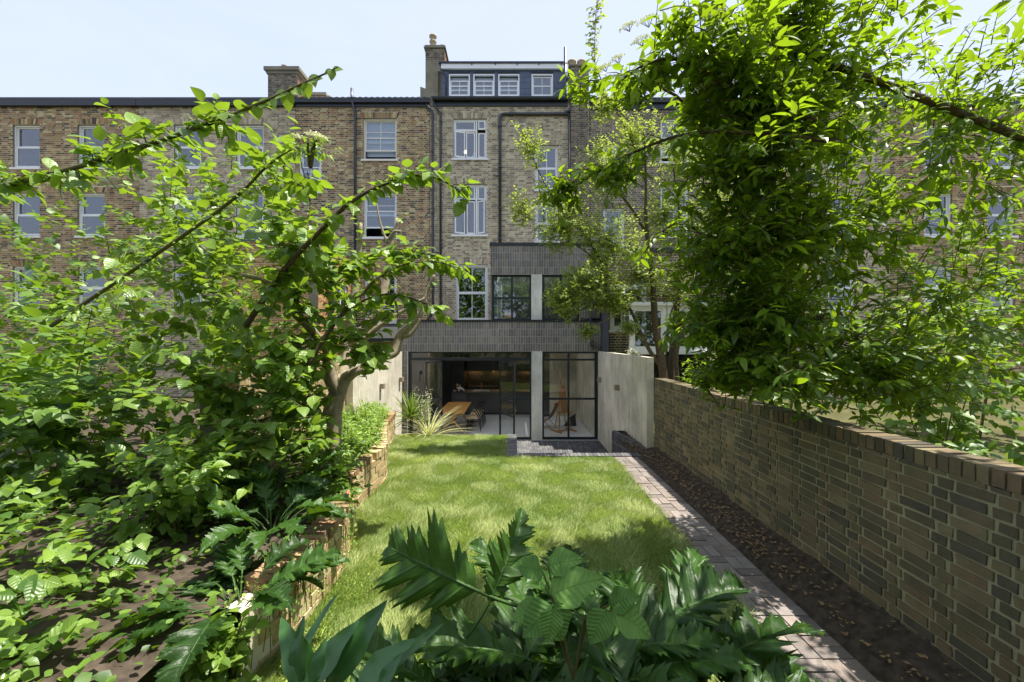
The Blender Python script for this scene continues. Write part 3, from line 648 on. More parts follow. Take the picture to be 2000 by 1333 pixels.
# ---- the terrace goes on, both ways
def plain_house(x0, x1, pal, label, seed, tone):
    h = thing('terrace_house', label, 'house')
    ws = []
    for fx in (.22, .62):
        for z in (4.2, 7.0, 9.6): ws.append((x0 + (x1 - x0) * fx, x0 + (x1 - x0) * fx + 1.05, z, z + 1.65))
    house_wall(h, x0, x1, .5, 12.14, ws, pal, 0, seed, mortar=tone)
    for w_ in ws: window(h, *w_, YM, [(0, 1, .5, 1, 1, 1, .045, 0), (0, 1, 0, .5, 1, 1, 0, 0)])
    MB().box(x0, x1, YM - .16, YM - .012, 11.9, 12.15).build('gutter', MAT['black_metal'], h)
    rf = MB(); rf.quad((x0, YM - .2, 12.18), (x1, YM - .2, 12.18), (x1, YM + 4.5, 14.1), (x0, YM + 4.5, 14.1)); rf.build('roof', MAT['slate'], h)
    return h
plain_house(-14.2, nx0 - .012, 'stock', 'yellow brick terraced house beyond the reddish one, six white sash windows', 31, 'mortar')
plain_house(-20.4, -14.212, 'left', 'reddish brick terraced house at the end of the row', 32, 'mortar')
plain_house(rx1 + .012, 14.4, 'stock', 'yellow brick terraced house beyond the sooty one', 33, 'mortar')
plain_house(14.412, 20.4, 'left', 'brick terraced house last in the row past the yellow one', 34, 'mortar')
# ------------------------------------------------------------------ rear extension
YE = 12.8; YU = 13.0
ext = thing('rear_extension', 'dark grey brick extension with black framed glass walls opening to the lawn', 'house extension')
ex0, ex1 = -3.48, 2.83
ux0, ux1 = W(958, 0, YU).x, W(1182, 0, YU).x
S = dict(bl=.062, bh=.212, course=.225, joint=.013, bond='stack', pal='dark', mortar='mortar_grey', reveal_mat='black_metal')
BrickWall(ext, (ex0, YE, 0), (1, 0, 0), ex1 - ex0, 2.69, 3.59, singles=190, seed=41, thick=.28, wallname='brick_band', **S)
uo = (W(960, 0, YU).x, W(1132, 0, YU).x)
BrickWall(ext, (ux0, YU, 0), (1, 0, 0), ux1 - ux0, 3.71, 5.96, openings=[(uo[0] - ux0, uo[1] - ux0, 3.60, 5.06)], singles=110, seed=42, thick=.28, wallname='upper_brick_band', key=lambda f: abs(f[0] - .6) + abs(f[2] - 5.5), **S)
BrickWall(ext, (-3.335, YE - .004, 0), (1, 0, 0), .17, 0, 2.69, singles=0, seed=43, thick=.25, wallname='brick_pier', **S)
MB().box(ex0 - .02, ex1 + .02, YE - .03, YE + .3, 3.592, 3.655).build('coping', MAT['black_metal'], ext)
MB().box(ux0 - .03, ux1 + .03, YU - .03, YU + .3, 5.962, 6.05).build('coping', MAT['black_metal'], ext)
# flat roofs with unseen openings added to light the rooms, floors, ceilings
def slab_with_hole(name, x0, x1, y0, y1, z0, z1, hole, mat, parent):
    a, b_, c, d = hole; m = MB()
    m.box(x0, a, y0, y1, z0, z1).box(b_, x1, y0, y1, z0, z1).box(a, b_, y0, c, z0, z1).box(a, b_, d, y1, z0, z1)
    return m.build(name, MAT[mat], parent)
HA = (-3.1, -.75, 13.2, 15.9); HB = (-.5, 2.5, 13.35, 15.9)
slab_with_hole('roof', ex0 + .02, -.68, YE + .3, YM - .02, 2.74, 3.3, HA, 'ceiling', ext)
slab_with_hole('upper_floor', -.675, 2.55, YE + .29, YM - .02, 2.74, 3.3, HB, 'ceiling', ext)
slab_with_hole('upper_roof', -.65, 2.86, YU + .29, YM - .02, 5.5, 5.8, (-.45, 2.58, 13.35, 15.9), 'ceiling', ext)
MB().box(-3.1, -.75, 13.2, 15.9, 3.32, 3.33).build('added_roof_light', MAT['opal'], ext)  # added out of view to bring soft daylight into the rooms, like the next
MB().box(-.45, 2.58, 13.35, 15.9, 5.82, 5.83).build('added_roof_light', MAT['opal'], ext)
MB().box(ux0 + .01, ux0 + .2, YU + .29, YM - .03, 3.3, 5.49).box(2.62, ux1 - .01, YU + .29, YM - .03, 2.7, 5.49).build('upper_wall', MAT['ceiling'], ext)
MB().box(-.45, 2.6, 15.9, 15.96, 2.75, 5.48).build('upper_wall', MAT['kitchen'], ext)
MB().box(-.47, -.36, 13.9, 15.88, 3.31, 5.0).build('bookcase', MAT['ceiling'], ext)
MB().box(ex0 + .01, -3.2, YE + .3, 19.6, 0, 2.69).build('kitchen_wall', MAT['kitchen'], ext)
rm = MB(); rm.box(2.55, 2.8, YE + .285, 16.7, 0, 2.735); rm.box(1.5, 2.54, 16.72, 16.9, 0, 2.69); rm.build('studio_wall', MAT['concrete_y'], ext)
MB().box(1.28, 1.49, 16.70, 16.9, 0, 2.69).build('studio_door', MAT['kitchen_dark'], ext)
MB().box(-3.19, 2.54, 19.62, 19.8, 0, 2.69).build('kitchen_wall', MAT['kitchen_dark'], ext)
MB().box(2.5, 2.7, 16.92, 19.6, 0, 2.69).build('kitchen_wall', MAT['kitchen_dark'], ext)
MB().box(-3.4, 2.7, YM + .32, 19.8, 2.692, 2.75).build('kitchen_ceiling', MAT['ceiling'], ext)
MB().box(-3.4, 2.78, YE + .285, YM + .31, 2.692, 2.735).v
cl = MB()
for (x0, x1, y0, y1) in ((-3.4, -3.1, YE + .3, YM + .31), (-.75, -.5, YE + .3, YM + .31), (2.5, 2.54, YE + .3, YM + .31), (-3.1, -.75, YE + .3, 13.2), (-3.1, -.75, 15.9, YM + .31), (-.5, 2.5, YE + .3, 13.35), (-.5, 2.5, 15.9, YM + .31)):
    cl.box(x0, x1, y0, y1, 2.694, 2.735)
cl.build('ceiling', MAT['ceiling'], ext)
fl = kind(MB().box(-3.5, 2.8, YE - .05, 20, -.06, .0).build('interior_floor', MAT['floor']), 'structure')
MB().box(.60, .92, YE - .03, YE + .29, 0, 2.688).build('column', MAT['concrete_x'], ext)
MB().box(.60, .925, YU - .02, YU + .25, 3.657, 5.06).build('column', MAT['concrete_x'], ext)
# steel glazing
def X_(px, y=YE): return (px - 1000) / F * y
def screen(name, xs, zb, rails, y, panes, parent, w=.05, ztop=None, head=True, thick_ends=True):
    pass
def frame(xs, zs, y, w=.045, d=.06):
    """a grid of steel bars: xs vertical bar centres, zs horizontal bar centres"""
    b = MB(); x0, x1 = min(xs) - w / 2, max(xs) + w / 2; z0, z1 = min(zs) - w / 2, max(zs) + w / 2
    for x in xs: b.box(x - w / 2, x + w / 2, y, y + d, z0, z1)
    s_ = sorted(xs)
    for z in zs:
        for a, c in zip(s_, s_[1:]): b.box(a + w / 2, c - w / 2, y + .003, y + d - .003, z - w / 2, z + w / 2)
    return b
def panes(parent, xs, zs, y, mat='big_glass', w=.045):
    xs = sorted(xs); zs = sorted(zs)
    for a, c in zip(xs, xs[1:]):
        for e, g in zip(zs, zs[1:]): MB().box(a + w / 2 - .004, c - w / 2 + .004, y + .027, y + .033, e + w / 2 - .004, g - w / 2 + .004).build('pane', MAT[mat], parent)
zt, ztr, zr = 2.66, 2.435, 1.235
yg = YE + .06
f1 = frame([X_(801), X_(862)], [.03, zr, ztr], yg).build('fixed_light', MAT['black_metal'], ext); panes(f1, [X_(801), X_(862)], [.03, zr, ztr], yg)
f2 = frame([X_(977), X_(1036)], [.03, zr, ztr], yg).build('fixed_light', MAT['black_metal'], ext); panes(f2, [X_(977), X_(1036)], [.03, zr, ztr], yg)
f3 = frame([X_(801), X_(862), X_(919), X_(977), X_(1036)], [ztr + .047, zt], yg).build('transom_light', MAT['black_metal'], ext); panes(f3, [X_(801), X_(862), X_(919), X_(977), X_(1036)], [ztr + .047, zt], yg)
MB().box(X_(862) + .03, X_(977) - .03, yg, yg + .06, ztr - .03, ztr + .022).build('door_head', MAT['black_metal'], ext)
f4 = frame([X_(1061), X_(1111), X_(1164.5)], [.03, zr, ztr, zt], yg, .06).build('fixed_light', MAT['black_metal'], ext); panes(f4, [X_(1061), X_(1111), X_(1164.5)], [.03, zr, ztr, zt], yg, w=.06)
MB().box(X_(1164.5) + .032, 2.62, yg - .02, yg + .1, 0, 2.688).build('steel_post', MAT['black_metal'], ext)
MB().box(-3.16, X_(801) - .025, yg - .02, yg + .1, 0, 2.688).build('steel_post', MAT['black_metal'], ext)
MB().box(-3.2, 2.62, YE - .02, YE + .1, .001, .012).build('threshold', MAT['black_metal'], ext)
def door_leaf(hx, dx, dy, sgn):
    d = Vector((dx, dy, 0)).normalized(); ang = math.atan2(d.y, d.x); w_ = .88
    M = Matrix.Translation((hx, yg + .0, 0)) @ Matrix.Rotation(ang, 4, 'Z')
    zs = [.05, .82, 1.235, 2.39]; b = MB()
    for x in (.02, w_ - .02): b.box(x - .025, x + .025, -.02, .02, .02, 2.42, M=M)
    for z in zs: b.box(.045, w_ - .045, -.017, .017, z - .022, z + .022, M=M)
    o = b.build('glazed_door', MAT['black_metal'], ext)
    for a, c in zip(zs, zs[1:]): MB().box(.042, w_ - .042, -.003, .003, a + .02, c - .02, M=M).build('pane', MAT['big_glass'], o)
    MB().box(w_ - .04, w_ - .005, sgn * .02, sgn * .032, .88, 1.12, M=M).tube([M @ Vector((w_ - .022, sgn * .03, 1.0)), M @ Vector((w_ - .022, sgn * .07, 1.0)), M @ Vector((w_ - .15, sgn * .07, 1.0))], .01, 8).build('handle', MAT['brass'], o)
    MB().box(w_ - .035, w_ - .012, sgn * .02, sgn * .034, 1.85, 2.36, M=M).build('bolt', MAT['brass'], o)
door_leaf(X_(863), -.34, -.8, -1); door_leaf(X_(976), .47, -.8, 1)
# upper glazing
yu = YU + .08
g1 = [W(963.5, 0, yu).x, W(1000, 0, yu).x, W(1036, 0, yu).x]; g2 = [W(1061, 0, yu).x, W(1096, 0, yu).x, W(1130, 0, yu).x]; gz = [3.68, 4.34, 5.03]
for g_ in (g1, g2):
    o = frame(g_, gz, yu, .06).build('upper_window', MAT['black_metal'], ext); panes(o, g_, gz, yu, 'glass', .06)
# ------------------------------------------------------------------ kitchen, fixed
kt = thing('kitchen_island', 'long charcoal kitchen island with drawers facing the open doors', 'kitchen island', (-.7, 17.4, 0))
kx0 = W(882, 0, 17).x
def kb(n, m, *bx):
    q = MB()
    for b_ in bx: q.box(b_[0] + .7, b_[1] + .7, b_[2] - 17.4, b_[3] - 17.4, b_[4], b_[5])
    return q.build(n, MAT[m], kt)
kb('plinth', 'kitchen_dark', (kx0 + .03, 1.25, 17.12, 17.9, 0, .08))
kb('body', 'kitchen', (kx0 + .62, 1.3, 17.06, 17.95, .08, .87)); kb('worktop', 'kitchen', (kx0 - .03, 1.33, 16.97, 18.0, .872, .925))
for i in range(3): kb('drawer', 'kitchen', (kx0, kx0 + .61, 17.0, 17.94, .09 + .26 * i, .09 + .26 * i + .245))
sx = W(941, 0, 17.5).x
snk = thing('sink', 'white rectangular sink set in the charcoal island', 'sink', (sx, 17.5, .926))
MB().box(-.34, .34, -.2, -.18, 0, .025).box(-.34, .34, .18, .2, 0, .025).box(-.34, -.32, -.18, .18, 0, .025).box(.32, .34, -.18, .18, 0, .025).box(-.32, .32, -.18, .18, 0, .004).build('basin', MAT['porcelain'], snk)
tap = thing('tap', 'copper tap rising behind the white sink', 'tap', (sx, 17.28, .926))
MB().tube([(0, 0, 0), (0, 0, .28), (0, .03, .32), (0, .10, .33), (0, .15, .30), (0, .16, .26)], .013, 8).build('spout', MAT['copper'], tap)
MB().tube([(.12, 0, 0), (.12, 0, .09)], .02, 8).build('dispenser', MAT['copper'], tap)
cab = thing('kitchen_units', 'black wall of kitchen units with tiled splashback and warm strip lights', 'kitchen units', (0, 19, 0))
def cb(n, m, *bx):
    q = MB()
    for b_ in bx: q.box(b_[0], b_[1], b_[2] - 19, b_[3] - 19, b_[4], b_[5])
    return q.build(n, MAT[m], cab)
for i in range(2): cb('tall_cupboard', 'kitchen_dark', (-3.18 + i * .55, -2.64 + i * .55, 18.2, 19.6, .05, 2.68))
for i in range(7): cb('base_cupboard', 'kitchen_dark', (-2.05 + i * .6, -2.05 + i * .6 + .592, 19.0, 19.6, .08, .88)); cb('wall_cupboard', 'kitchen', (-2.05 + i * .6, -2.05 + i * .6 + .592, 19.22, 19.6, 1.62, 2.68))
cb('worktop', 'kitchen', (-2.07, 2.2, 18.97, 19.6, .882, .92))
for i in range(20):
    for j in range(3): cb('tile', 'glaze', (-2.05 + i * .21, -2.05 + i * .21 + .205, 19.585 + R.uniform(0, .004), 19.615, .922 + j * .23, .922 + j * .23 + .225))
for a, c in ((-2.0, -1.45), (-.95, -.2), (.4, 1.0)): cb('strip_light', 'led', (a, c, 19.44, 19.47, 1.606, 1.618))
# ------------------------------------------------------------------ things in the rooms
tb = thing('dining_table', 'oak topped dining table on crossed timber legs inside the open doors', 'table', (-1.93, 14.4, 0))
MB().box(-.42, .42, -1.2, 1.2, .712, .74).build('table_top', MAT['oak'], tb)
for yy in (-.85, .85):
    for s_ in (-1, 1):
        b = MB(); o = s_ * .02
        p0, p1 = Vector((s_ * .43, yy + o, 0)), Vector((-s_ * .22, yy + o, .71)); d = (p1 - p0).normalized(); n = Vector((d.z, 0, -d.x)) * .032; t = Vector((0, .019, 0))
        b.hexa([p0 - n - t, p0 + n - t, p0 + n + t, p0 - n + t, p1 - n - t, p1 + n - t, p1 + n + t, p1 - n + t]); b.build('leg', MAT['beech'], tb)
MB().box(-.03, .03, -.83, .83, .33, .38).build('stretcher', MAT['beech'], tb)
def chair(x, y, rz, label):
    t = thing('dining_chair', label, 'chair', (x, y, 0), rz, 'black dining chairs round the oak table')
    for sx_ in (-1, 1):
        MB().tube([(sx_ * .22, -.2, 0), (sx_ * .22, -.2, .44)], [.014, .018], 8).build('leg', MAT['black_wood'], t)
        MB().tube([(sx_ * .2, .24, 0), (sx_ * .19, .18, .42), (sx_ * .22, .1, .58), (sx_ * .26, .02, .70)], [.013, .018, .016, .013], 8).build('leg', MAT['black_wood'], t)
        MB().tube([(sx_ * .21, -.19, .26), (sx_ * .195, .2, .26)], .009, 6).build('side_rail', MAT['black_wood'], t)
    b = MB(); n_ = 5
    for i in range(n_):
        for j in range(n_):
            pass
    MB().hexa([(-.24, -.23, .41), (.24, -.23, .41), (.2, .19, .41), (-.2, .19, .41), (-.24, -.23, .45), (.24, -.23, .45), (.2, .19, .44), (-.2, .19, .44)]).build('seat', MAT['cord'], t)
    MB().tube([(-.21, -.2, .3), (.21, -.2, .3)], .01, 6).build('front_rail', MAT['black_wood'], t)
    MB().tube([(.3 * math.cos(a), -.02 + .25 * math.sin(a), .70 + .045 * math.sin(a)) for a in [math.pi * k / 10 - .15 * (1 - k / 5) for k in range(11)]], .016, 8).build('arm_rail', MAT['black_wood'], t)
    q = MB(); q.tube([(0, .19, .44), (0, .2, .55), (-.05, .21, .74)], .011, 6); q.tube([(0, .2, .55), (.05, .21, .74)], .011, 6); q.build('splat', MAT['black_wood'], t)
    return t
chair(-1.28, 14.15, -math.pi / 2, 'black armchair with woven seat nearest the doors, beside the oak table')
chair(-1.24, 14.85, -math.pi / 2, 'black armchair with woven seat, second along the oak table')
chair(-1.22, 15.5, -math.pi / 2, 'black armchair with woven seat closest to the kitchen island')
chair(-2.62, 14.3, math.pi / 2, 'black armchair on the far side of the oak table, half hidden by grass leaves')
# easel
ez = thing('easel', 'tall wooden artist easel behind the fixed glass panes', 'easel', (1.72, 14.0, 0), .5)
q = MB(); q.box(-.33, .33, -.03, .03, 0, .05).box(-.33, -.27, -.3, .3, .002, .048).box(.27, .33, -.3, .3, .002, .048); q.build('base', MAT['easel_wood'], ez)
for s_ in (-1, 1): MB().tube([(s_ * .25, -.1, .04), (s_ * .08, .12, 1.45)], .02, 4).build('leg', MAT['easel_wood'], ez)
MB().tube([(0, .5, .02), (0, .16, 1.3)], .018, 4).build('leg', MAT['easel_wood'], ez)
MB().tube([(0, -.1, .3), (0, .24, 2.0)], .022, 4).build('mast', MAT['easel_wood'], ez)
MB().box(-.28, .28, -.13, -.02, .62, .66).build('tray', MAT['easel_wood'], ez)
bd = tag(MB().hexa([(-.13, -.005, 0), (.13, -.005, 0), (.13, .015, 0), (-.13, .015, 0), (-.13, .155, .85), (.13, .155, .85), (.13, .175, .85), (-.13, .175, .85)]).build('drawing_board', MAT['easel_wood'], None), 'brown drawing board leaning on the easel tray', 'board')
bd.location = (1.74, 13.9, .665); bd.rotation_euler = (0, 0, .5)
bg_ = tag(MB().hexa([(-.2, -.1, 0), (.22, -.1, 0), (.2, .1, 0), (-.2, .1, 0), (.0, -.04, .3), (.2, -.03, .42), (.2, .03, .42), (.0, .04, .3)]).build('bag', MAT['black_wood'], None), 'black bag slumped on the concrete floor beside the easel', 'bag')
bg_.location = (2.05, 14.9, 0)
sl = thing('sling_chair', 'tan leather sling chair on a dark frame behind the glass', 'chair', (1.15, 14.6, 0), -.35)
q = MB(); pr = [(-.38, .55), (-.3, .33), (-.12, .25), (.08, .28), (.22, .42), (.34, .66), (.42, .84)]
for (a, za), (b_, zb) in zip(pr, pr[1:]): q.hexa([(a, -.26, za - .012), (b_, -.26, zb - .012), (b_, .26, zb - .012), (a, .26, za - .012), (a, -.26, za), (b_, -.26, zb), (b_, .26, zb), (a, .26, za)])
q.build('sling', MAT['sling'], sl); MB().box(.39, .45, -.27, .27, .83, .87).build('piping', MAT['rust'], sl)
for yy in (-.28, .28):
    MB().tube([(a, yy, z - .02) for a, z in pr], .012, 6).build('side_rail', MAT['black_wood'], sl); MB().tube([(-.3, yy, .0), (.05, yy, .27), (.3, yy, .0)], .013, 6).build('leg', MAT['black_wood'], sl)
# bear and dolls on the island
def skin_mesh(name, verts, edges, radii, mat, levels=1):
    me = bpy.data.meshes.new(name); me.from_pydata(verts, edges, []); o = bpy.data.objects.new(name, me); C.objects.link(o)
    o.modifiers.new('skin', 'SKIN'); sv = me.skin_vertices[0].data
    for i, r_ in enumerate(radii): sv[i].radius = (r_, r_); sv[i].use_root = (i == 0)
    s_ = o.modifiers.new('sub', 'SUBSURF'); s_.levels = levels; s_.render_levels = levels
    dg = bpy.context.evaluated_depsgraph_get(); m2 = bpy.data.meshes.new_from_object(o.evaluated_get(dg)); bpy.data.objects.remove(o)
    m2.name = name; m2.materials.clear(); m2.materials.append(mat)
    for p_ in m2.polygons: p_.use_smooth = True
    return m2
bv = [(.10, 0, .15), (0, 0, .165), (-.08, 0, .17), (-.14, 0, .175), (-.19, 0, .16), (.12, .035, .08), (.125, .035, .01), (.12, -.035, .08), (.11, -.035, .01), (-.08, .035, .08), (-.075, .035, .01), (-.08, -.035, .08), (-.095, -.035, .01)]
be = [(0, 1), (1, 2), (2, 3), (3, 4), (0, 5), (5, 6), (0, 7), (7, 8), (2, 9), (9, 10), (2, 11), (11, 12)]
bear = tag(meshobj('bear_figurine', skin_mesh('bear_figurine', bv, be, [.065, .062, .055, .035, .018, .028, .024, .028, .024, .026, .022, .026, .022], MAT['porcelain'])), 'white bear figurine walking along the island worktop', 'figurine')
bear.location = (W(900, 0, 17.1).x, 17.15, .926); bear.scale = (1.0, 1.0, 1.0)
for k, (px, y, s_, lb) in enumerate(((893.5, 17.35, 1.25, 'taller round headed wooden doll behind the white bear'), (898.5, 17.55, 1.0, 'shorter round headed wooden doll behind the white bear'))):
    d = thing('wooden_doll', lb, 'figurine', (W(px, 0, y).x, y, .926), 0, 'wooden dolls on the island'); d.scale = (s_, s_, s_)
    MB().lathe([(.035, 0), (.045, .03), (.04, .12), (.022, .16)], (0, 0, 0), 10).build('body', MAT['rust'], d); MB().lathe([(.01, .161), (.04, .18), (.045, .21), (.03, .245), (.008, .255)], (0, 0, 0), 10).build('head', MAT['beech'], d)
tag(MB().lathe([(.03, 0), (.06, .02), (.075, .06), (.07, .065)], (W(887.5, 0, 17.1).x, 17.15, .926), 12).build('bowl', MAT['porcelain'], None), 'small pale bowl beside the white bear figurine', 'bowl')
tag(MB().box(2.02, 2.3, YM - .5, YM - .2, 3.31, 3.9).build('toy_house', MAT['beech'], None), 'small wooden toy house inside the upper black framed window', 'toy').location = (-2.3, -.6, .1)
# ------------------------------------------------------------------ concrete garden walls and their lamps
def board_wall(name, x0, x1, y0, y1, h, face, label, mat):
    t = thing(name, label, 'garden wall', ((x0 + x1) / 2, (y0 + y1) / 2, 0)); cx, cy = (x0 + x1) / 2, (y0 + y1) / 2
    core = MB().box(x0 + .006 - cx, x1 - .006 - cx, y0 - cy, y1 - cy, 0, h - .004).build('core', MAT[mat], t)
    bw = 1.24; y = y0; zsplit = [0, .95, 1.86, h]
    rr = random.Random(hash(round(x0, 2)) & 255)
    while y < y1 - .01:                                    # shuttering panels, 3 mm open joints, not quite flush
        ye = min(y + bw, y1)
        for za, zb in zip(zsplit, zsplit[1:]):
            p = rr.uniform(0, .0015); g = .0012
            if face > 0: bx = (x1 - .005, x1 + p)
            else: bx = (x0 - p, x0 + .005)
            MB().box(bx[0] - cx, bx[1] - cx, y + g - cy, ye - g - cy, za + g, zb - g).build('panel', MAT[mat], t)
        y = ye
    return t
lw = board_wall('concrete_wall', -3.48, -3.335, 8.8, YE - .01, 2.69, 1, 'pale sunlit concrete garden wall behind the spiky yucca', 'concrete_y')
rw = board_wall('concrete_wall', 2.62, 2.765, 8.17, YE - .01, 2.70, -1, 'shaded streaky concrete garden wall beside the dark patio', 'concrete_y')
def wall_lamp(x, y, z, s_, label):
    l = thing('wall_lamp', label, 'lamp', (x, y, z), 0, 'box lamps on the concrete walls')
    MB().box(0 if s_ > 0 else -.012, .012 if s_ > 0 else 0, -.05, .05, -.06, .06).build('back_plate', MAT['lamp_metal'], l)
    MB().box(.012 if s_ > 0 else -.10, .10 if s_ > 0 else -.012, -.075, .075, -.065, .065).build('shade', MAT['lamp_metal'], l)
    MB().box(s_ * .056 - .03, s_ * .056 + .03, -.05, .05, -.069, -.066).build('lens', MAT['porcelain'], l)
zl = 1.87
wall_lamp(-3.328, 3.33 * F / 257, zl, 1, 'box lamp on the sunlit concrete wall, further from the glass doors')
wall_lamp(-3.328, 12.45, zl, 1, 'box lamp on the sunlit concrete wall, next to the dark brick pier')
wall_lamp(2.614, 2.61 * F / 208, zl, -1, 'box lamp in the middle of the shaded concrete wall')
wall_lamp(2.614, 12.35, zl, -1, 'box lamp on the shaded concrete wall, next to the glass')
# ------------------------------------------------------------------ ground, lawn, paving
ZL = .83
kind(MB().box(-150, 150, -80, 220, -.35, -.10).build('ground', MAT['ground']), 'structure')
def terrain(name, x0, x1, y0, y1, zf, mat, nx=40, ny=40, smooth=True):
    xs = np.linspace(x0, x1, nx); ys = np.linspace(y0, y1, ny); V = []; Fc = []
    for j in range(ny):
        for i in range(nx): V.append((xs[i], ys[j], zf(xs[i], ys[j])))
    for j in range(ny - 1):
        for i in range(nx - 1): a = j * nx + i; Fc.append((a, a + 1, a + nx + 1, a + nx))
    return kind(meshobj(name, mesh_np(name, V, Fc, MAT[mat], smooth=smooth)), 'structure')
from mathutils import noise as mnoise
def nz3(x, y, s, a=1): return mnoise.noise(Vector((x * s, y * s, 1.7))) * a
wallpts = [(-2.72, 9.75), (-2.62, 9.2), (-2.50, 8.4), (-2.22, 7.4), (-2.0, 6.65), (-2.03, 6.0), (-2.02, 5.43), (-1.86, 4.8), (-1.66, 4.25), (-1.62, 3.7), (-1.66, 3.0), (-1.75, 2.7)]
def wall_x(y):
    for (xa, ya), (xb, yb) in zip(wallpts, wallpts[1:]):
        if yb <= y <= ya: t = (y - yb) / (ya - yb); return xb + (xa - xb) * t
    return wallpts[0][0] if y > wallpts[0][1] else wallpts[-1][0]
PX0, PX1 = 1.90, 2.37           # brick path
YK, YK2 = 7.90, 9.70            # front of the kerb, end of the longer strip of lawn
lb = MB(); lb.box(-2.9, PX0, -3, YK, .2, ZL - .02); lb.box(-2.9, -.1, YK, YK2, .2, ZL - .02)
kind(lb.build('lawn', MAT['lawn_base']), 'structure')
MB()
def garden_z(x, y): return ZL - .02
terrain('near_bed', -3.2, 5.5, -3, 2.6, lambda x, y: ZL - .01 + .10 * max(0, min(1, (2.4 - y))) + nz3(x, y, 2, .03), 'soil')
# patio of dark bricks laid on edge
kind(MB().box(-3.34, 2.62, 8.1, YE - .055, -.05, -.012).build('patio', MAT['patio']), 'structure')
pat = bpy.data.objects['patio']
rr = random.Random(3); full = []
x = -.05
i = 0
while x < 2.6:
    y = 10.9 + (.11 if i % 2 else 0)
    while y < YE - .28: full.append((x, y)); y += .225
    x += .075; i += 1
for k, (x, y) in enumerate(full[:300]):
    me = brick_variant('brick', (.067, .012, .217), 'brick', 'kerb', rr.randrange(4) + 4 * rr.randrange(3))
    o = meshobj('brick', me, pat); o.location = (x + .04, y, -.006 + rr.uniform(-.001, .001))
mb = MB()
for k, (x, y) in enumerate(full[300:]): mb.box(x + .006, x + .073, y, y + .217, -.012, rr.uniform(-.001, .001), PAL['kerb'][rr.randrange(4)])
if mb.f: kind(mb.build('brick_courses', MAT['brick'], pat), 'stuff')
# kerb: dark bricks on edge that hold the lawn up
kb_ = kind(MB().box(-.10, 2.9, YK + .01, YK + .21, -.05, ZL - .05).box(-.10, .10, YK + .212, YK2, -.05, ZL - .05).box(-2.9, -.102, YK2 - .12, YK2 - .002, -.05, ZL - .06).build('kerb', MAT['mortar_grey']), 'structure')
x = -.10
while x < 2.88:
    o = meshobj('brick', brick_variant('brick', (.066, .07, .215), 'brick', 'kerb', rr.randrange(12)), kb_); o.location = (x + .033, YK, ZL - .012 + rr.uniform(-.002, .002)); x += .075
y = YK + .225
while y < YK2 - .02:
    o = meshobj('brick', brick_variant('brick', (.066, .07, .21), 'brick', 'kerb', rr.randrange(12)), kb_); o.location = (-.105, y + .033, ZL - .012 + rr.uniform(-.002, .002)); o.rotation_euler = (0, 0, -math.pi / 2); y += .075
for o in list(kb_.children)[-24:]:
    pass
BrickWall(kb_, (.103, YK + .22, 0), (0, 1, 0), YK2 - YK - .22, 0, ZL - .05, pal='kerb', singles=0, seed=51, back=False, bond='stack', bl=.065, bh=.215, course=.225)
# planter edge along the soil: dark bricks on end
pl = thing('planter_wall', 'low dark brick planter wall retaining the bare soil beside the patio', 'planter wall')
pa, pb_ = Vector((2.32, 9.75, 0)), Vector((2.60, 8.12, 0)); d_ = (pb_ - pa)
BrickWall(pl, pa, tuple(d_), d_.length, 0, .9 - .02, pal='kerb', singles=90, seed=52, bond='stack', bl=.065, bh=.215, course=.225, mortar='mortar_grey', thick=.10, reveal_mat='mortar_grey')
nrm = Vector((-d_.y, d_.x, 0)).normalized(); k = 0
u_ = d_.normalized(); ang = math.atan2(u_.y, u_.x)
while k * .075 < d_.length - .05:
    o = meshobj('coping_brick', brick_variant('coping_brick', (.066, .07, .10), 'brick', 'kerb', rr.randrange(12)), pl); p = pa + u_ * (k * .075 + .035)
    o.location = (p.x, p.y, .90); o.rotation_euler = (0, 0, ang); k += 1
MB().box(2.33, 2.62, 9.66, 9.76, 0, .93).build('end_wall', MAT['brick_moss'], pl)
# path: basket weave of pinkish bricks
path = kind(MB().box(PX0 - .02, PX1 + .02, -3, YK - .002, .5, ZL - .012).build('path', MAT['soil']), 'structure')
y = YK - .012; row = 0; UU = .2275
rr = random.Random(8)
while y > .9:
    for uidx in range(2):
        x0 = PX0 + .005 + uidx * UU
        for q in range(2):
            j = rr.randrange(18); z = ZL + rr.uniform(-.004, .004) + .012
            if (row + uidx) % 2 == 0:
                o = meshobj('brick', brick_variant('brick', (.217, .05, .106), 'brick', 'path', j), path); o.location = (x0 + UU / 2, y - UU + .004 + q * UU / 2, z - .025); o.rotation_euler = (rr.uniform(-.01, .01), rr.uniform(-.01, .01), rr.uniform(-.015, .015))
            else:
                o = meshobj('brick', brick_variant('brick', (.217, .05, .106), 'brick', 'path', j), path); o.location = (x0 + .108 + q * UU / 2, y - UU / 2, z - .025); o.rotation_euler = (0, rr.uniform(-.01, .01), math.pi / 2 + rr.uniform(-.015, .015))
    y -= UU; row += 1
# soil strip between path and wall
terrain('soil_bed', PX1 + .0, 2.80, -3, 9.72, lambda x, y: ZL - .012 + max(0, min(1, (x - PX1) / .4)) * .20 * (1 - .2 * (y > 7)) + nz3(x, y, 3, .025) + nz3(x, y, 9, .014) + nz3(x, y, 26, .016) + nz3(x + 7, y, 50, .010), 'soil', 40, 700)
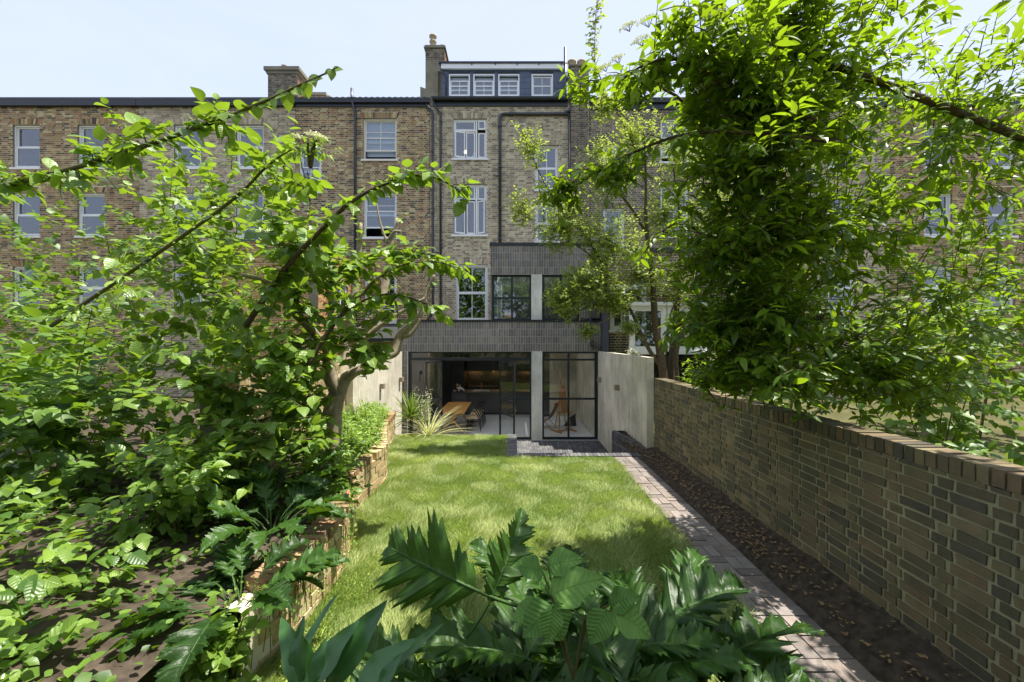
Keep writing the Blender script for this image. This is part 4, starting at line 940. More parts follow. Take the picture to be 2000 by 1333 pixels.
# brick garden wall
gw = thing('brick_garden_wall', 'weathered yellow brick garden wall with bricks on edge along its top', 'garden wall')
WX = 2.775
BrickWall(gw, (WX, 8.17, 0), (0, -1, 0), 11.0, .72, 2.185, pal='garden', mat='brick_moss', mortar='mortar_moss', singles=300, seed=61, thick=.22, joint=.018, vj=.026, bh=.059, bl=.203, rough=.007)
rr = random.Random(4); y = 8.16; cp = 0
MB().box(WX + .01, WX + .21, -2.8, 8.165, 2.186, 2.28).build('coping_mortar', MAT['mortar_dark'], gw)
while y > -1.0:
    o = meshobj('coping_brick', brick_variant('coping_brick', (.065, .105, .222), 'brick_moss', 'garden', rr.randrange(21)), gw); o.location = (WX - .004 + rr.uniform(-.004, .004), y - .033, 2.24 + rr.uniform(-.004, .004)); o.rotation_euler = (0, 0, -math.pi / 2); y -= .0775
# older brick wall behind the tree
ow = thing('old_brick_wall', 'old yellow brick wall behind the grey tree trunk', 'garden wall')
BrickWall(ow, (-3.5, 5.0, 0), (0, 1, 0), 3.78, 1.0, 2.62, pal='bed', mat='brick', mortar='mortar', singles=60, seed=62, thick=.22)
# ------------------------------------------------------------------ raised bed with its curved brick edge
rb = thing('raised_bed_wall', 'curved low brick retaining wall of the planted bed along the lawn', 'retaining wall')
pts = [Vector((x, y, 0)) for x, y in wallpts]
# resample smoothly
def resample(pts, step):
    out = []; 
    def cr(p0, p1, p2, p3, t): return .5 * ((2 * p1) + (p2 - p0) * t + (2 * p0 - 5 * p1 + 4 * p2 - p3) * t * t + (3 * p1 - p0 - 3 * p2 + p3) * t ** 3)
    dense = []
    for i in range(len(pts) - 1):
        p0 = pts[max(i - 1, 0)]; p3 = pts[min(i + 2, len(pts) - 1)]
        for k in range(30): dense.append(cr(p0, pts[i], pts[i + 1], p3, k / 30))
    dense.append(pts[-1]); acc = 0; out = [(dense[0], (dense[1] - dense[0]).normalized())]
    for a, b in zip(dense, dense[1:]):
        acc += (b - a).length
        if acc >= step: out.append((b, (b - a).normalized())); acc -= step
    return out
HB_ = .50
rr = random.Random(12)
for row in range(5):
    rs = resample(pts, .236)
    for k in range(len(rs) - 1):
        a = rs[k][0]; b = rs[k + 1][0]
        if row % 2: 
            b2 = rs[min(k + 2, len(rs) - 1)][0]; a, b = (a + b) / 2, (b + b2) / 2
            if k == len(rs) - 2: continue
        m_ = (a + b) / 2; d = (b - a).normalized(); n = Vector((-d.y, d.x, 0))      # the lawn side
        j = rr.randrange(15)
        o = meshobj('brick', brick_variant('brick', (.226, .088, .1), 'brick', 'bed', j), rb)
        zc = ZL - .06 + .1 * row + .05 + (0.0)
        o.location = m_ + Vector((0, 0, zc)) + n * rr.uniform(0, .012); o.rotation_euler = (0, 0, math.atan2(d.y, d.x) + math.pi + rr.uniform(-.02, .02))
        o.scale = (1, 1, 1)
rs = resample(pts, .08)
core = MB()
for (a, da), (b, db) in zip(rs, rs[1:]):
    na = Vector((-da.y, da.x, 0)); nb_ = Vector((-db.y, db.x, 0))
    qa, qb = a - na * .012, b - nb_ * .012; ra, rb2 = a - na * .2, b - nb_ * .2; up = Vector((0, 0, 1))
    core.quad(qb + up * .6, qa + up * .6, qa + up * (ZL + .435), qb + up * (ZL + .435)); core.quad(qa + up * (ZL + .435), ra + up * (ZL + .435), rb2 + up * (ZL + .435), qb + up * (ZL + .435))
core.build('mortar_core', MAT['mortar'], rb)
for k, (a, d) in enumerate(rs):
    if a.y < 2.9: continue
    if R.random() < .04: continue
    j = rr.randrange(18)
    o = meshobj('coping_brick', brick_variant('coping_brick', (.066, .10, .21), 'brick', 'coping' if not 6.0 < a.y < 8.5 else 'bed', j), rb); n = Vector((-d.y, d.x, 0))
    o.location = a + n * rr.uniform(.0, .02) + Vector((0, 0, ZL + .49 + rr.uniform(-.008, .008))); o.rotation_euler = (rr.uniform(-.04, .04), rr.uniform(-.05, .05), math.atan2(d.y, d.x) + math.pi + rr.uniform(-.08, .08))
def bed_z(x, y):
    t = max(0, min(1, (wall_x(y) - .15 - x) / 1.5)); return ZL + .44 + .25 * t + nz3(x, y, 1.5, .05)
V = []; Fc = []; ys = np.linspace(.5, 9.7, 60); nx = 24
for y in ys:
    xe = wall_x(y) - .16
    for i in range(nx): x = xe + (-9 - xe) * (i / (nx - 1)) ** 1.6; V.append((x, y, bed_z(x, y) if x > -3.4 else ZL + .6 + nz3(x, y, .6, .1)))
for j in range(len(ys) - 1):
    for i in range(nx - 1): a = j * nx + i; Fc.append((a + 1, a, a + nx, a + nx + 1))
kind(meshobj('bed_soil', mesh_np('bed_soil', V, Fc, MAT['soil'], smooth=True)), 'structure')
terrain('neighbour_garden', 2.99, 40, -10, 15.9, lambda x, y: .85 + nz3(x, y, .5, .08), 'ground', 50, 40)
terrain('far_garden', -40, -8.6, -10, 15.9, lambda x, y: .9 + nz3(x, y, .5, .08), 'ground', 50, 40)
terrain('side_garden', -9.1, -3.5, 9.4, 15.9, lambda x, y: .95 + nz3(x, y, .5, .05), 'ground', 14, 14)
# ------------------------------------------------------------------ grass blades
MAT['grass'] = leafmat('grass_blades', srgb(100, 132, 56), srgb(214, 214, 152), srgb(180, 206, 98), .6, .3, .35)
def grass(n, x0, x1, y0, y1, h0, h1, accept):
    x = N.uniform(x0, x1, n); y = N.uniform(y0, y1, n); keep = accept(x, y); x, y = x[keep], y[keep]; n = len(x)
    cl = np.array([mnoise.noise(Vector((a * 1.6, b * 1.6, 0))) for a, b in zip(x[::1], y[::1])])
    sw = np.array([mnoise.noise(Vector((a * 2.3 + 9, b * 2.3, 4))) for a, b in zip(x, y)])
    h = N.uniform(h0, h1, n) * (1 + .35 * cl); th = sw * 5 + N.normal(0, .7, n); lean = N.uniform(.35, 1.2, n) * h
    w = N.uniform(.0022, .0042, n) * (1 + .10 * y)
    ph = N.uniform(0, 2 * np.pi, n); dx, dy = np.cos(ph) * w, np.sin(ph) * w
    V = np.empty((n, 3, 3), np.float32); z0 = np.full(n, ZL - .02)
    V[:, 0] = np.stack([x - dx, y - dy, z0], 1); V[:, 1] = np.stack([x + dx, y + dy, z0], 1); V[:, 2] = np.stack([x + np.cos(th) * lean, y + np.sin(th) * lean, z0 + h], 1)
    t = np.clip(.42 + .5 * cl + N.normal(0, .3, n), 0, 1); tint = np.repeat(t, 3)
    return kind(meshobj('grass', mesh_np('grass', V.reshape(-1, 3), np.arange(n * 3).reshape(n, 3), MAT['grass'], tint=tint)), 'stuff')
wx = np.vectorize(wall_x)
def on_lawn(x, y):
    a = (x > wx(y) + .0) & (x < PX0 + .02 + N.normal(0, .03, len(x))) & (y < YK + .02)
    b = (x > wx(y)) & (x < -.10) & (y < YK2 + .0) & (y >= YK)
    return a | b
g_ = grass(380000, -2.75, 2.0, 2.3, 9.72, .038, .070, on_lawn)
# dead leaves and stones on the soil
MAT['litter'] = plain('dead_leaves', srgb(150, 122, 86), .8, .2, vary=.5, scale=20)
n = 1000; cxy = N.uniform(0, 1, (60, 2)); ci = N.integers(0, 60, n); x = np.clip(2.38 + .38 * (cxy[ci, 0] * .7 + N.uniform(0, .3, n)), 2.36, 2.775); y = np.clip(2 + 7.5 * cxy[ci, 1] + N.normal(0, .25, n), 2, 9.6); V = []; Fc = []
for a, b in zip(x, y):
    z = ZL + .012 + max(0, min(1, (a - PX1) / .4)) * .20 * (1 - .2 * (b > 7)) + nz3(a, b, 3, .025) + nz3(a, b, 9, .012) + .004; s_ = R.uniform(.008, .03); t = R.uniform(0, 6.28); i0 = len(V)
    for q in range(4): V.append((a + s_ * math.cos(t + q * 1.57) * (1 if q % 2 else .5), b + s_ * math.sin(t + q * 1.57) * (1 if q % 2 else .5), z + R.uniform(0, .012)))
    Fc.append((i0, i0 + 1, i0 + 2, i0 + 3))
kind(meshobj('leaf_litter', mesh_np('leaf_litter', V, Fc, MAT['litter'])), 'stuff')
# ------------------------------------------------------------------ leaves and plants
def tmpl(ns, prof, cols=2, fold=.12, curl=.18, wave=0, teeth=0):
    """leaf blade, 1 long: ns steps, profile prof(t) = half width; folded along the midrib and curling down to the tip"""
    V = []; UV = []; Fc = []; ss = np.linspace(-1, 1, cols + 1)
    for i in range(ns + 1):
        t = i / ns; w = prof(t)
        for s in ss:
            V.append((t, s * w, fold * abs(s) * w * 2 - curl * t * t + wave * math.sin(t * 14 + s * 2) * abs(s) * .05)); UV.append((t, .5 + .5 * s * w / .5))
    k = cols + 1
    for i in range(ns):
        for j in range(cols): a = i * k + j; Fc.append((a, a + 1, a + k + 1, a + k))
    return np.array(V, np.float32), np.array(Fc, np.int32), np.array(UV, np.float32)
ovate = lambda w: (lambda t: w * (max(0.0, math.sin(math.pi * min(1, t * 1.02) ** .72)) ** .85) + .004)
lance = lambda w: (lambda t: w * math.sin(math.pi * min(1, t) ** .85) ** .9 + .003)
strap = lambda w: (lambda t: w * min(1, t * 9 + .35) * (1 - t) ** .55 + .001)
T_OV = tmpl(6, ovate(.36), 2, .10, .22)
T_EL = tmpl(5, lance(.19), 2, .10, .25)
T_SM = tmpl(3, ovate(.36), 2, .08, .1)
T_SM2 = tmpl(2, lambda t: (.05, .36, .02)[int(t * 2 + .01)], 2, .12, .1)
T_BIG = tmpl(10, ovate(.40), 4, .08, .28, 1.2)

def frames(d, n):
    d = d / np.maximum(np.linalg.norm(d, axis=1, keepdims=True), 1e-6)
    n = n - d * (d * n).sum(1, keepdims=True); n = n / np.maximum(np.linalg.norm(n, axis=1, keepdims=True), 1e-6)
    return d, np.cross(n, d), n
class Leaves:
    """all leaves of one plant: positions, directions, normals, sizes, tints"""
    def __init__(s): s.p = []; s.d = []; s.n = []; s.s = []; s.t = []
    def add(s, p, d, n, size, tint): s.p.append(p); s.d.append(d); s.n.append(n); s.s.append(size); s.t.append(tint)
    def cloud(s, p, d, n, size, tint):
        s.p += list(p); s.d += list(d); s.n += list(n); s.s += list(size); s.t += list(tint)
    def build(s, parent, T, mat, singles=0, name='leaf', rest='foliage', nvar=6):
        if not s.p: return
        p = np.array(s.p, np.float32); d, b, n = frames(np.array(s.d, np.float32), np.array(s.n, np.float32)); sz = np.array(s.s, np.float32); t = np.clip(np.array(s.t, np.float32), 0, 1)
        V, Fc, UV = T; pick = np.zeros(len(p), bool)
        if singles:
            dep = np.maximum(p[:, 1], .05); px = 1000 + F * p[:, 0] / dep; py = 668 - F * (p[:, 2] - CAMZ) / dep
            score = np.where((p[:, 1] > .4) & (px > 556) & (px < 1444) & (py > 0) & (py < 1333), sz / dep, 0)
            o = np.argsort(-score, kind='stable')[:singles]; o = o[score[o] > 0]; pick[o] = True
            ms = [mesh_np(name, V, Fc, mat, uv=UV, tint=np.full(len(V), (k + .5) / nvar), smooth=True) for k in range(nvar)]
            for i in o:
                ob = meshobj(name, ms[min(nvar - 1, int(t[i] * nvar))], parent)
                M = Matrix(((d[i][0], b[i][0], n[i][0], p[i][0]), (d[i][1], b[i][1], n[i][1], p[i][1]), (d[i][2], b[i][2], n[i][2], p[i][2]), (0, 0, 0, 1))) @ Matrix.Scale(float(sz[i]), 4)
                ob.matrix_world = M if parent is None else parent.matrix_world.inverted() @ M
        r = ~pick
        if r.any():
            p, d, b, n, sz, t = p[r], d[r], b[r], n[r], sz[r], t[r]; m = len(p)
            A = (p[:, None] + sz[:, None, None] * (V[None, :, 0:1] * d[:, None] + V[None, :, 1:2] * b[:, None] + V[None, :, 2:3] * n[:, None])).reshape(-1, 3)
            if parent is not None: A = A - np.array(parent.location, np.float32)
            FF = (Fc[None] + (np.arange(m) * len(V))[:, None, None]).reshape(-1, Fc.shape[1])
            kind(meshobj(rest, mesh_np(rest, A, FF, mat, uv=np.tile(UV, (m, 1)), tint=np.repeat(t, len(V)), smooth=True), parent), 'stuff')
def unit(v): return v / np.maximum(np.linalg.norm(v, axis=-1, keepdims=True), 1e-6)
def blob_twigs(c, r, n, root=None, up=.35):
    """twig ends spread through an ellipsoid, denser towards its skin, and the way each one grows"""
    v = unit(N.normal(0, 1, (n, 3))); rad = N.uniform(0, 1, n) ** .45
    p = np.array(c) + v * rad[:, None] * np.array(r)
    g = unit(v * np.array(r) / max(r) + np.array([0, 0, up]) + N.normal(0, .35, (n, 3))); return p, g
def leafy(LV, p, g, per, length, size, droop=.5, jit=.25, spread=.9, tint=(.2, .8), tw=None, twr=.004, pair=False, fan=1.0):
    """leaves set along each twig, sideways and hanging a little"""
    for a, b in zip(p, g):
        side = np.cross(b, [0, 0, 1.]); ls = np.linalg.norm(side); side = side / ls if ls > .1 else np.array([1., 0, 0])
        tt = N.uniform(*tint); a0 = a - b * length
        if tw is not None: tw.tube([tuple(a0), tuple((a0 + a) / 2 + np.array([0, 0, .02])), tuple(a)], [twr * 1.3, twr, twr * .5], 4, False)
        for k in range(per):
            f = (k + .6) / per; q = a0 + (a - a0) * f
            s_ = 1 if k % 2 else -1
            if k == per - 1: d = b + np.array([0, 0, -.2])
            else: d = side * s_ * spread * fan + b * (.55 + .3 * f) + np.array([0, 0, -droop]) * N.uniform(.3, 1.2)
            d = d + N.normal(0, jit, 3); n = np.array([0, 0, 1.]) + b * .25 + N.normal(0, .35, 3)
            LV.add(q, d, n, size * N.uniform(.5, 1.22), tt + N.normal(0, .22))
def limb(parent, name, pts, r, mat='bark', n=8, jit=0.0):
    """a tapered, slightly bent limb through the given points"""
    P_ = [Vector(p) for p in pts]; out = []; rad = []
    for i in range(len(P_) - 1):
        p0 = P_[max(i - 1, 0)]; p3 = P_[min(i + 2, len(P_) - 1)]
        for k in range(5):
            t = k / 5; p1, p2 = P_[i], P_[i + 1]
            q = .5 * ((2 * p1) + (p2 - p0) * t + (2 * p0 - 5 * p1 + 4 * p2 - p3) * t * t + (3 * p1 - p0 - 3 * p2 + p3) * t ** 3)
            out.append(q + Vector((R.uniform(-jit, jit), R.uniform(-jit, jit), R.uniform(-jit, jit)))); rad.append(r[i] + (r[i + 1] - r[i]) * t if isinstance(r, (list, tuple)) else r)
    out.append(P_[-1]); rad.append(r[-1] if isinstance(r, (list, tuple)) else r)
    loc = parent.location if parent is not None else Vector()
    return MB().tube([q - loc for q in out], rad, n).build(name, MAT[mat], parent), out
def along(LV, pts, every, size, tint=(.3, .8), droop=.55, n_per=1, jit=.3, tw=None, twl=.22, start=0, per=5):
    """short leafy side shoots all along a branch"""
    acc = 0; pts = [np.array(p) for p in pts]; tot = 0
    for a, b in zip(pts, pts[1:]):
        seg = np.linalg.norm(b - a); t = 0
        while acc + (seg - t) >= every:
            t += every - acc; acc = 0; tot += every; q = a + (b - a) * (t / max(seg, 1e-6))
            if tot < start: continue
            for _ in range(n_per):
                g = unit(N.normal(0, 1, 3) * np.array([1, 1, .7]) + (b - a) / max(seg, 1e-6) * .8 + np.array([0, 0, .05]))
                leafy(LV, [q + g * twl], [g], per, twl, size, droop, jit, tint=tint, tw=tw)
        acc += seg - t

MAT['leaf_tree'] = leafmat('big_soft_leaf', srgb(66, 100, 36), srgb(138, 166, 70), srgb(170, 204, 50), .36, .5, .36, veins=.35, vein=srgb(150, 172, 96), vscale=6)
MAT['leaf_elder'] = leafmat('elder_leaf', srgb(48, 80, 24), srgb(112, 144, 44), srgb(172, 206, 36), .42, .45, .42)
MAT['leaf_thin'] = leafmat('small_soft_leaf', srgb(98, 128, 58), srgb(166, 184, 100), srgb(196, 214, 84), .5, .4, .42)
MAT['leaf_bush'] = leafmat('bush_leaf', srgb(50, 84, 30), srgb(122, 154, 62), srgb(150, 186, 48), .45, .45, .35)
MAT['leaf_bed'] = leafmat('bedding_leaf', srgb(74, 108, 40), srgb(158, 184, 84), srgb(170, 204, 70), .45, .45, .35)
MAT['leaf_acanthus'] = leafmat('acanthus_leaf', srgb(34, 60, 20), srgb(62, 95, 34), srgb(104, 144, 28), .42, .32, .24, veins=.55, vein=srgb(88, 118, 66), vscale=7, bstr=.55)
MAT['leaf_soft'] = leafmat('wrinkled_leaf', srgb(78, 118, 52), srgb(116, 154, 72), srgb(150, 190, 60), .65, .3, .2, veins=.3, vein=srgb(72, 108, 50), vscale=9, bstr=.5)
MAT['leaf_strap'] = leafmat('strap_leaf', srgb(44, 84, 40), srgb(76, 118, 58), srgb(96, 150, 44), .3, .5, .2)
MAT['leaf_yucca'] = leafmat('yucca_leaf', srgb(80, 112, 42), srgb(136, 158, 66), srgb(150, 180, 50), .4, .45, .25)
MAT['leaf_cream'] = leafmat('cream_striped_leaf', srgb(190, 194, 128), srgb(228, 226, 176), srgb(220, 220, 140), .5, .4, .3)
MAT['leaf_silver'] = leafmat('silvery_leaf', srgb(168, 174, 138), srgb(224, 224, 196), srgb(214, 216, 170), .6, .3, .3)
MAT['flower_white'] = leafmat('creamy_floret', srgb(200, 204, 160), srgb(236, 234, 196), srgb(220, 224, 170), .7, .2, .3)

# ---- grey barked tree with big leaves
tree = thing('garden_tree', 'pale grey barked tree with large heart shaped leaves growing in the raised bed', 'tree')
PT = lambda px, py, y=5.5: W(px, py, y)
limb(tree, 'trunk', [PT(642, 905), PT(645, 850), PT(652, 795), PT(664, 758), PT(672, 742)], [.165, .14, .115, .10, .09], n=14, jit=.006)
tws = MB()
tl = Leaves()
br = []
def lim(pts, r, **k): o, q = limb(tree, 'limb', pts, r, **k); return q
b_a = lim([PT(668, 748), PT(695, 729), PT(725, 719, 5.6), PT(748, 706, 5.7), PT(753, 690, 5.75)], [.085, .062, .056, .05, .04], n=10, jit=.003)
b_b = lim([PT(660, 770), PT(642, 730, 5.4), PT(646, 680, 5.4), PT(650, 600, 5.5), PT(648, 525, 5.6), PT(640, 470, 5.6)], [.10, .08, .07, .062, .055, .04], n=10)
b_c = lim([PT(664, 758, 5.55), PT(678, 700, 5.9), PT(676, 650, 6), PT(690, 600, 6), PT(699, 520, 6.1), PT(704, 440, 6.1)], [.08, .07, .07, .06, .042, .03], n=10)
b_d = lim([PT(680, 672, 6), PT(720, 640, 6), PT(744, 590, 6.1), PT(757, 535, 6.2), PT(762, 490, 6.2), PT(776, 430, 6.3)], [.085, .08, .066, .05, .035, .02], n=8)
b_e = lim([PT(753, 700, 5.75), PT(772, 690, 5.85), PT(781, 660, 5.9), PT(800, 640, 5.9), PT(824, 610, 5.95), PT(833, 575, 6), PT(848, 540, 6)], [.05, .068, .066, .05, .042, .03, .018], n=8)
b_f = lim([PT(781, 662, 5.9), PT(800, 658, 5.85), PT(815, 640, 5.85), PT(820, 626, 5.85)], [.03, .028, .024, .018], n=8)
b_g = lim([PT(690, 690, 5.8), PT(735, 645, 5.8), PT(785, 612, 5.85), PT(830, 585, 5.9)], [.045, .038, .028, .012], n=8)
b_h = lim([PT(757, 480, 6.2), PT(743, 440, 6.2), PT(735, 400, 6.2)], [.024, .016, .01], n=6); b_i = lim([PT(760, 470, 6.2), PT(770, 456, 6.15), PT(784, 456, 6.1)], [.024, .022, .02], n=6)
b_j = lim([PT(650, 590, 5.5), PT(630, 540, 5.3), PT(622, 480, 5.2), PT(600, 420, 5.1)], [.04, .032, .026, .014], n=8)
b_k = lim([PT(648, 700, 5.4), PT(610, 650, 5.0), PT(570, 610, 4.7), PT(530, 560, 4.5), PT(470, 540, 4.2)], [.06, .05, .04, .03, .015], n=8)
# long arching boughs
arch1 = lim([PT(480, 640, 4.2), PT(556, 530, 4.0), PT(625, 455, 3.9), PT(690, 395, 3.85), PT(760, 360, 3.85), PT(830, 346, 3.9), PT(885, 368, 3.95), PT(915, 398, 4.0)], [.03, .025, .021, .017, .013, .010, .007, .004], mat='bark_dark')
arch2 = lim([PT(600, 720, 4.4), PT(650, 640, 4.5), PT(700, 585, 4.6), PT(740, 545, 4.7), PT(790, 520, 4.8), PT(850, 515, 4.9), PT(905, 530, 5.0)], [.024, .02, .016, .012, .01, .007, .004], mat='bark_dark')
arch3 = lim([PT(690, 600, 5.2), PT(740, 580, 5.1), PT(790, 583, 5.0), PT(840, 600, 4.9), PT(862, 612, 4.9)], [.014, .011, .009, .006, .003], mat='bark_dark')
arch4 = lim([PT(640, 560, 4.6), PT(690, 520, 4.8), PT(760, 490, 5), PT(830, 500, 5.1), PT(868, 508, 5.1)], [.016, .012, .01, .007, .003], mat='bark_dark')
sky_br = lim([PT(-200, 420, 3.6), PT(150, 330, 3.3), PT(400, 248, 3.0), PT(520, 200, 2.9), PT(580, 172, 2.85), PT(625, 152, 2.8), PT(660, 134, 2.75)], [.022, .018, .014, .010, .008, .006, .003], mat='twig')
along(tl, sky_br[:13], .09, .12, n_per=2, tw=tws, twl=.16)
for a, ev, sz, st, k in ((arch1, .075, .135, .3, 2), (arch2, .08, .13, .25, 2), (arch3, .08, .13, .1, 2), (arch4, .085, .13, .1, 2)): along(tl, a, ev * .8, sz * 1.1, start=st, n_per=1, tw=tws, twl=.13, per=4, droop=.95)
along(tl, b_e, .30, .11, start=.6, tw=tws, twl=.2); along(tl, b_d, .25, .11, start=.7, tw=tws, twl=.2); along(tl, b_b, .16, .11, start=.6, n_per=2, tw=tws, twl=.26); along(tl, b_c, .2, .11, start=.5, tw=tws); along(tl, b_a, .2, .13, start=.25, tw=tws, twl=.18); along(tl, b_j, .12, .12, n_per=2, tw=tws, twl=.25)
# the sky branch carries its leaves singly
pts_ = [np.array(p) for p in sky_br]
for i in range(12, len(pts_) - 1, 2):
    for s_ in (1, -1):
        if R.random() < .2: continue
        d = np.array([.35 * s_ + .35, R.uniform(-.4, .2), -.8 + (.9 if s_ > 0 and R.random() < .35 else 0)]); tl.add(pts_[i], d, np.array([R.uniform(-.4, .4), -1, .35]), R.uniform(.09, .135) * (1.0 if i < 24 else .7), R.uniform(.4, .9))
# crown volumes
for c, r, n in (((570, 330, 3.6), (.26, .6, .34), 12), ((580, 470, 4.4), (.36, .8, .5), 26), ((590, 560, 4.6), (.36, .8, .5), 36), ((572, 690, 4.6), (.40, .9, .6), 62), ((578, 790, 4.5), (.34, .8, .5), 50), ((690, 655, 4.9), (.4, .5, .25), 12), ((735, 610, 5.1), (.45, .5, .22), 12), ((715, 690, 4.9), (.4, .5, .16), 16), ((800, 500, 5.0), (.4, .4, .16), 10), ((660, 520, 4.8), (.5, .5, .25), 14),
               ((550, 420, 4.6), (.4, .8, .5), 16), ((400, 560, 4.8), (.9, 1, 1.4), 110), ((380, 430, 5.5), (1.4, 1.2, 1.6), 130), ((590, 860, 4.2), (.35, .6, .3), 24), ((440, 760, 4.6), (.75, 1, .9), 80)):
    p_, g_2 = blob_twigs(W(*c), r, int(n * 1.0)); leafy(tl, p_, g_2, 7, .26, .145, .6, tw=tws, tint=(.2, .75))
kind(tws.build('twigs', MAT['twig'], tree), 'stuff')
tl.build(tree, T_OV, MAT['leaf_tree'], 300)
# ---- elder that leans over from beyond the wall
eld = thing('elder_tree', 'dense dark green elder leaning over the brick wall, cream flower heads among its leaves', 'tree')
ew_ = MB(); el = Leaves()
def eb(pts, r, **k): o, q = limb(eld, 'limb', pts, r, mat='bark_dark', **k); return q
limb(eld, 'trunk', [(7.4, 4.0, .8), (7.3, 4.0, 2.0), (6.9, 4.0, 3.4), (6.0, 4.1, 4.6)], [.22, .18, .14, .1], 'bark_dark', 12, .01)
e1 = eb([W(1640, 280, 3.4), W(1444, 262, 3.4), W(1330, 268, 3.5), W(1230, 305, 3.6), W(1150, 350, 3.7), W(1085, 402, 3.8)], [.022, .017, .014, .011, .008, .004])
e2 = eb([W(1640, 260, 3.6), W(1420, 170, 3.5), W(1330, 120, 3.4), W(1260, 130, 3.3), W(1215, 160, 3.3)], [.03, .022, .016, .01, .005])
e3 = eb([W(1560, 420, 4.3), W(1444, 330, 4.2), W(1320, 190, 4.0), W(1200, 165, 3.9), W(1120, 160, 3.9)], [.03, .022, .014, .008, .004])
e4 = eb([(6.0, 4.1, 4.6), W(1600, 120, 3.8), W(1440, 100, 3.7), W(1400, -80, 3.6)], [.04, .03, .02, .012])
e5 = eb([W(1500, 560, 4.4), W(1400, 480, 4.4), W(1320, 440, 4.5), W(1255, 500, 4.6)], [.03, .02, .012, .005])
e6 = eb([W(1640, 620, 4.5), W(1444, 640, 4.5), W(1390, 600, 4.5), W(1300, 660, 4.6)], [.05, .03, .016, .006])
for a, ev, k in ((e4, .10, 2), (e1, .10, 2), (e2, .09, 2), (e3, .10, 2), (e5, .1, 2), (e6, .1, 2)): along(el, a, ev, .125, n_per=k, tw=ew_, twl=.2, start=.5, tint=(.2, .85), droop=.5)
for c, r, n in (((1410, 90, 3.5), (.42, .6, .4), 55), ((1330, 50, 3.3), (.30, .4, .22), 16), ((1440, 200, 3.7), (.42, .7, .4), 62), ((1360, 180, 3.8), (.34, .5, .22), 18), ((1290, 140, 3.5), (.25, .4, .16), 10), ((1240, 170, 3.7), (.24, .4, .12), 14), ((1150, 160, 3.9), (.16, .3, .08), 6),
               ((1470, 330, 4.2), (.6, .8, .5), 70), ((1390, 340, 4.3), (.4, .6, .3), 22), ((1430, 470, 4.5), (.55, .8, .5), 85), ((1370, 500, 4.7), (.3, .6, .35), 24), ((1440, 600, 4.6), (.5, .8, .5), 85), ((1375, 640, 4.8), (.3, .5, .3), 30), ((1450, 700, 4.6), (.36, .7, .35), 60), ((1400, 730, 5.2), (.3, .5, .25), 26), ((1100, 365, 3.75), (.22, .25, .16), 14), ((1200, 335, 3.6), (.3, .3, .12), 14),
               ((1530, 60, 3.9), (.45, .7, .6), 60), ((1530, 240, 4.2), (.45, .7, .5), 60), ((1530, 430, 4.4), (.45, .7, .5), 60), ((1530, 600, 4.4), (.45, .7, .5), 60), ((1530, 730, 4.2), (.5, .7, .3), 44), ((1720, 730, 4.2), (.9, .8, .4), 70), ((1600, 150, 4), (.9, 1, 1.0), 120), ((1600, 450, 4.4), (.9, 1, .9), 130), ((1620, 680, 4.4), (.8, 1, .6), 90), ((1850, 250, 4.5), (1.2, 1.2, 1.3), 150), ((1850, 600, 4.5), (1.1, 1.2, 1.0), 120)):
    c = (c[0], c[1], c[2] * .87 if c[2] > 4 and c[0] < 1560 else c[2]); p_, g_2 = blob_twigs(W(*c), r, int(n * (1.9 if c[0] > 1500 else 1.6 if 1395 < c[0] else 1.2))); leafy(el, p_, g_2, 8, .28, .125, .5, tw=ew_, tint=(.1, .8), spread=.75)
# unseen part of its crown, placed overhead to shade the near bed
for c, r, n in (((1.6, .8, 5.9), (1.6, 1.1, .5), 230), ((2.9, .9, 5.5), (1.1, 1.1, .7), 160), ((.3, .6, 6.3), (1.3, 1.2, .4), 200), ((2.0, 1.7, 6.3), (1.7, .95, .4), 300), ((3.9, 2.7, 5.6), (.5, .6, .4), 16)):
    p_, g_2 = blob_twigs(c, r, n); leafy(el, p_, g_2, 8, .3, .14, .5, tint=(.1, .8))
kind(ew_.build('twigs', MAT['twig'], eld), 'stuff')
el.build(eld, T_EL, MAT['leaf_elder'], 300)
def umbel(parent, c, r, n, up=(0, 0, 1)):
    q = Leaves(); upv = unit(np.array(up, float)); t1 = unit(np.cross(upv, [.3, 1, .2])); t2 = np.cross(upv, t1)
    for i in range(n):
        a, rr_ = N.uniform(0, 6.28), r * N.uniform(0, 1) ** .5; p = np.array(c) + (t1 * math.cos(a) + t2 * math.sin(a)) * rr_ + upv * (-rr_ * rr_ / r * .35 + N.uniform(-.01, .01))
        q.add(p, N.normal(0, 1, 3) + t1, upv + N.normal(0, .4, 3), N.uniform(.010, .018), N.uniform(0, 1))
    q.build(parent, T_SM2, MAT['flower_white'], 0, rest='flower_head')
    st = MB(); b0 = np.array(c) - upv * r * .9 - np.array(parent.location)
    for i in range(7): a = i * .9; st.tube([tuple(b0), tuple(np.array(c) - np.array(parent.location) + (t1 * math.cos(a) + t2 * math.sin(a)) * r * .6 - upv * .02)], .002, 4, False)
    st.build('flower_stalk', MAT['twig'], parent)
for (px, py, y, r) in ((1225, 48, 3.3, .07), (1262, 35, 3.3, .09), (1390, 25, 3.4, .12), (1425, 60, 3.4, .1), (1180, 130, 3.6, .06), (1205, 112, 3.6, .07), (1340, 95, 3.4, .1), (1375, 165, 3.5, .1), (1420, 120, 3.5, .1), (1410, 150, 3.5, .06), (1250, 75, 3.4, .08), (1395, 260, 3.6, .06)): umbel(eld, W(px, py, y), r, 170, (-.4, -.4, .8))
